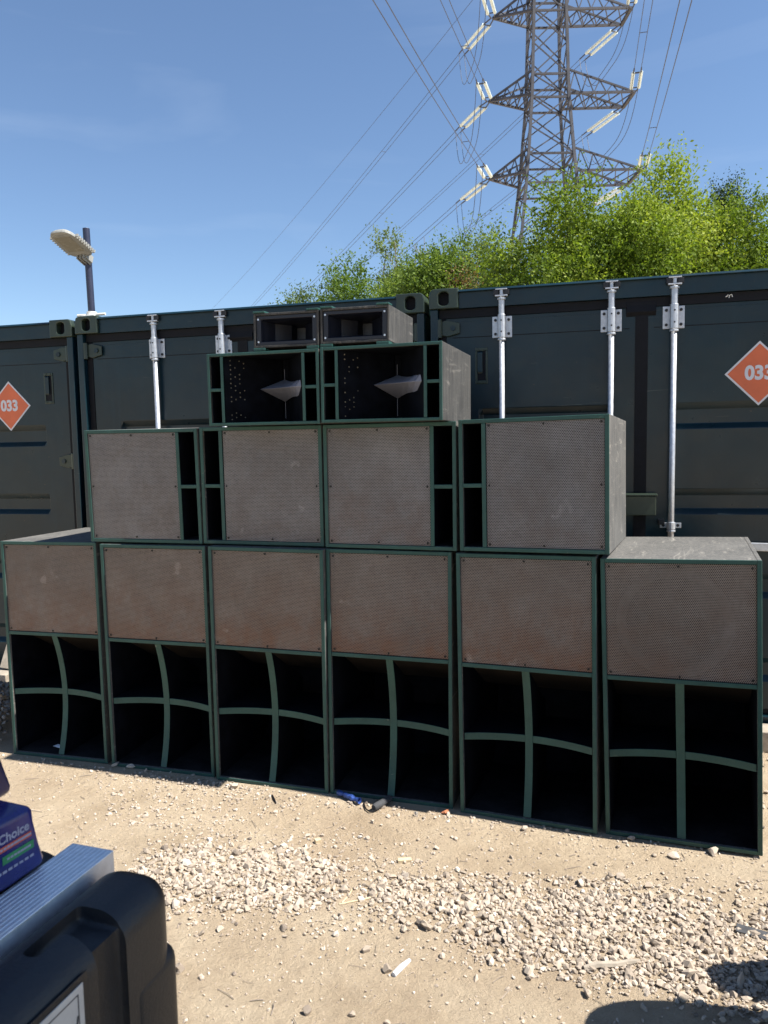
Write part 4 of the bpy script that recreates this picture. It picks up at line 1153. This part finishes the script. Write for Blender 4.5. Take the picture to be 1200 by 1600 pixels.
def scatter_gravel():
    rn = np.random.default_rng(21); P, S = [], []
    for poly in PATCH:
        xs = [p[0] for p in poly]; ys = [p[1] for p in poly]
        area = (max(xs) - min(xs)) * (max(ys) - min(ys))
        for _ in range(int(area * 6000)):
            x, y = rn.uniform(min(xs), max(xs)), rn.uniform(min(ys), max(ys))
            jx, jy = rn.normal(0, .05, 2)
            if inside(poly, x + jx, y + jy):
                s = float(np.clip(rn.lognormal(math.log(.0102), .38), .004, .023))
                P.append((x, y, ground_h(x, y))); S.append(s)
    stones_cloud('gravel', P, S, 'dense bands of pale limestone gravel across the dirt', seed=5)
    P, S = [], []
    for poly in SPARSE:
        xs = [p[0] for p in poly]; ys = [p[1] for p in poly]; area = (max(xs) - min(xs)) * (max(ys) - min(ys))
        for _ in range(int(area * 1500)):
            x, y = rn.uniform(min(xs), max(xs)), rn.uniform(min(ys), max(ys))
            if inside(poly, x, y):
                P.append((x, y, ground_h(x, y))); S.append(float(np.clip(rn.lognormal(math.log(.0062), .45), .0025, .018)))
    for _ in range(16000):
        x, y = rn.uniform(-3.2, 3.2), rn.uniform(1.6, 4.6)
        if y > 3.54 - .315 * x + .0 - .03: continue
        P.append((x, y, ground_h(x, y))); S.append(float(np.clip(rn.lognormal(math.log(.0042), .5), .002, .016)))
    for _ in range(500):                                        # along the foot of the bins
        x = rn.uniform(-2.4, 1.7); y = 3.53 - .322 * x - .05 - abs(rn.normal(0, .05))
        P.append((x, y, ground_h(x, y))); S.append(float(np.clip(rn.lognormal(math.log(.006), .45), .002, .016)))
    for _ in range(900):
        x, y = rn.uniform(1.62, 3.2), rn.uniform(2.4, 4.2); P.append((x, y, 0)); S.append(float(np.clip(rn.lognormal(math.log(.008), .45), .003, .02)))
    stones_cloud('loose_pebbles', P, S, 'small pale pebbles strewn thinly over the dirt', .1, seed=6)
    P, S = [], []
    for _ in range(1500):                                       # dark heap left of the bins
        x, y = rn.normal(-2.62, .22), rn.normal(4.75, .28)
        hh = .22 * math.exp(-((x + 2.62) ** 2 + (y - 4.75) ** 2) / .14)
        if x > -2.22 - .3 * (y - 4.2): continue
        P.append((x, y, hh)); S.append(float(rn.uniform(.012, .03)))
    stones_cloud('gravel_heap', P, S, 'grey heap of stones left of the bass bins', -.35, seed=8)
scatter_gravel()
def straw():
    rg = random.Random(44); g = MB()
    for _ in range(260):
        x, y = rg.uniform(-2.2, 2.0), rg.uniform(1.9, 3.9)
        if y > 3.5 - .32 * x - .05: continue
        z = ground_h(x, y) + .003; a = rg.uniform(0, 6.28); l = rg.uniform(.008, .05); b = a + rg.uniform(-.6, .6)
        p = Vector((x, y, z)); q = p + Vector((math.cos(a), math.sin(a), rg.uniform(0, .08))) * l; r_ = q + Vector((math.cos(b), math.sin(b), -.05)) * l * .6
        g.tube([p, q, r_], rg.uniform(.0007, .0018), 4)
    tag(g.build('dry_straw', 'twig', fix=False), 'thin dry straw and twig scraps over the dirt', kind='stuff')
straw()

def single_stone(px, py, size, label, m='stone', flat=.7, seed=0, stretch=(1, 1), rot=0.0, name='stone', tone=.7):
    rg = random.Random(seed); me = stone_mesh(rg, 2, flat)
    a = me.attributes.new('tone', 'FLOAT', 'POINT'); a.data.foreach_set('value', [tone] * len(me.vertices))
    p = on_z(px, py); o = link(name, me, m); o.location = (p.x, p.y, ground_h(p.x, p.y) + size * flat * .62)
    o.scale = (size * stretch[0], size * stretch[1], size); o.rotation_euler = (0, 0, rot)
    return tag(o, label, 'stone', 'larger loose stones on the dirt')
single_stone(1113, 1335, .026, 'pale stone leaning on the right-end bin, nearest its corner', seed=1, flat=.9)
single_stone(1050, 1340, .027, 'flat pale stone in front of the right-end bin', seed=2, stretch=(1.25, .8), flat=.55)
single_stone(986, 1312, .018, 'light stone at the left foot of the right-end bin', seed=3, stretch=(1.2, .8))
single_stone(651, 1274, .017, 'white stone just right of the black cylinder', seed=4, flat=1.0, tone=1.0, stretch=(.75, .7))
single_stone(582, 1285, .015, 'small grey stone below the black cylinder', seed=5, flat=.9)
single_stone(682, 1326, .013, 'small round stone out on the bare dirt below the brick chip', seed=6, flat=.9)
single_stone(820, 1297, .020, 'pale stone at the foot of the fifth bin', seed=7, flat=.7)
single_stone(180, 1197, .024, 'tan stone at the gap between the two left bins', seed=8, tone=.5)
single_stone(205, 1200, .024, 'white stone at the foot of the second bin', seed=9, tone=.95, stretch=(1.3, .7))
single_stone(366, 1232, .026, 'round pale stone in front of the third bin', seed=10)
single_stone(444, 1450, .018, 'dark grey stone below the left gravel band', seed=11, tone=.05)
single_stone(570, 1486, .019, 'brownish stone low on the bare dirt', seed=12, tone=.25)
single_stone(605, 1516, .022, 'brown stone beside the white stick', seed=13, tone=.2)
single_stone(282, 1514, .020, 'brown stone on the bare dirt right of the flight case', seed=14, tone=.2, flat=.9)
single_stone(480, 1582, .016, 'upright dark stone near the bottom edge', seed=15, tone=.1, flat=1.1)
single_stone(549, 1586, .017, 'flat reddish stone near the bottom edge', seed=16, tone=.3, flat=.5)
single_stone(918, 1548, .020, 'lone stone just above the lower right shadow', seed=17, tone=.4)
single_stone(735, 1421, .030, 'largest pale stone in the right gravel band', seed=18, flat=.7)
single_stone(828, 1515, .024, 'pale stone at the lower edge of the right gravel band', seed=19)
single_stone(665, 1450, .026, 'reddish grey stone in the middle of the gravel', seed=20, tone=.25)
single_stone(275, 1420, .024, 'large pale stone right beside the flight case', seed=21, tone=.8)
o = single_stone(697, 1271, .019, 'orange brick chip at the foot of the fourth bin', m='brick', seed=22, flat=.75, stretch=(1.2, .8), name='brick_chip'); o['category'] = 'brick'

def stick(pxs, r, label, m, name='stick', cat='stick', n=7, lift=0.0, group=None):
    P = [on_z(a, b) for a, b in pxs]
    pts = [Vector((p.x, p.y, ground_h(p.x, p.y) + (r if not isinstance(r, list) else r[k]) * .75 + lift)) for k, p in enumerate(P)]
    o = MB().tube(pts, r, n).build(name, m, bevel=0)
    return tag(o, label, cat, group)
stick([(912, 1510), (935, 1506), (962, 1506), (985, 1502), (1000, 1500)], [.009, .012, .011, .010, .006], 'thick grey weathered stick lying in the right gravel band', 'wood')
stick([(530, 1413), (560, 1407), (600, 1398), (640, 1388)], [.003, .004, .0035, .002], 'thin pale twig across the gap in the gravel', 'pale_wood', 'twig', 'twig')
stick([(534, 1411), (545, 1398), (550, 1388)], [.003, .0025, .002], 'short pale twig forking off at the gravel gap', 'pale_wood', 'twig', 'twig')
stick([(470, 1400), (482, 1397), (496, 1394)], [.004, .006, .004], 'short brown stick in the left gravel band', 'bark')
stick([(777, 1449), (782, 1460), (787, 1472)], .0075, 'short black plastic tube in the gravel', 'rubber', 'plastic_tube', 'tube')
stick([(615, 1524), (628, 1512), (640, 1501)], [.009, .010, .006], 'bleached white stick low on the bare dirt', 'white_vinyl')
stick([(425, 1243), (428, 1250), (431, 1256)], [.004, .006, .003], 'black rubber strip in front of the third bin', 'rubber', 'rubber_strip', 'strip')
def slab(px, py, lx, ly, lz, rot, label, m, name, cat):
    p = on_z(px, py); o = MB().box(-lx / 2, lx / 2, -ly / 2, ly / 2, 0, lz).build(name, m, bevel=.002)
    o.location = (p.x, p.y, ground_h(p.x, p.y) - .002); o.rotation_euler = (.05, .03, rot); return tag(o, label, cat)
slab(632, 1343, .058, .020, .014, .1, 'small pale wood block on the bare dirt', 'pale_wood', 'wood_block', 'block')
slab(496, 1313, .026, .020, .020, .5, 'cut cube of pale wood above the left gravel band', 'pale_wood', 'wood_cube', 'block')
slab(1182, 1461, .13, .045, .010, -.5, 'dark slate sliver at the right edge of the gravel', 'slate', 'slate_sliver', 'slate')
# blue wrapper and black cylinder at the foot of the fourth bin
def wrapper():
    a, b = on_z(529, 1243), on_z(562, 1257); d = (b - a); n = 13; g = MB(); rg = random.Random(3)
    pts = []; rs = []
    for k in range(n):
        f = k / (n - 1); pts.append(a + d * f + Vector((rg.uniform(-.002, .002), rg.uniform(-.002, .002), .017 + rg.uniform(-.002, .002))))
        rs.append(.012 + rg.uniform(-.004, .004))
    g.tube(pts, rs, 9, False)
    o = g.build('crumpled_wrapper', 'wrapper'); tag(o, 'crumpled blue foil wrapper lying against the fourth bin', 'wrapper')
wrapper()
def can():
    a, b = on_z(584, 1268), on_z(610, 1252); a.z = b.z = .0175
    t = thing('torch', 'dark grey cylinder with wrist strap beside the blue wrapper', 'torch', Matrix.Translation((a.x, a.y, 0)))
    A = Vector((0, 0, .0175)); B = Vector((b.x - a.x, b.y - a.y, .0175))
    MB().tube([A, A.lerp(B, .06), A.lerp(B, .94), B], [.013, .0165, .0165, .013], 14).build('barrel', 'slate', t)
    s = [on_z(568, 1257), on_z(572, 1266), on_z(578, 1270), on_z(585, 1269)]
    MB().tube([Vector((p.x - a.x, p.y - a.y, .006)) for p in s], .0035, 5).build('strap', 'rubber', t)
can()
# white scrap in the mouth of the left-end bin
m1 = frame(-1.834, 4.107, 0, -.275)
sc = MB().add([(-.115, .09, .0265), (-.06, .075, .0265), (-.045, .085, .034), (-.10, .115, .030), (-.115, .09, .0275), (-.06, .075, .0275), (-.045, .085, .035), (-.10, .115, .031)], [(0, 1, 2, 3), (7, 6, 5, 4), (0, 4, 5, 1), (1, 5, 6, 2), (2, 6, 7, 3), (3, 7, 4, 0)]).build('paper_scrap', 'paper')
sc.matrix_world = m1; tag(sc, 'white paper scrap inside the left-end bin', 'paper')
# timber by the containers
def timber(u0, u1, off, z0, z1, w, label):
    m = frame(CO[0], CO[1], 0, CYAW); o = MB().box(u0, u1, off - w, off, z0, z1).build('timber_baulk', 'wood', bevel=.006)
    o.matrix_world = m; return tag(o, label, 'timber', 'timbers along the containers')
timber(4.05, 5.6, -.02, 0, .115, .14, 'sunlit pale timber on the ground right of the right-end bin')
timber(-2.2, -.46, -.12, .0, .10, .16, 'lowest grey plank on the ground left of the bins')
timber(-2.0, -.50, -.13, .101, .17, .14, 'middle grey plank of the pile left of the bins')
pl = MB().obox((-.585, -.17, .18), (-.56, -.05, .46), .09, .02, (0, 1, 0)).build('plank', 'wood', bevel=.004); pl.matrix_world = frame(CO[0], CO[1], 0, CYAW)
tag(pl, 'upright grey plank leaning on the left-hand container', 'plank')
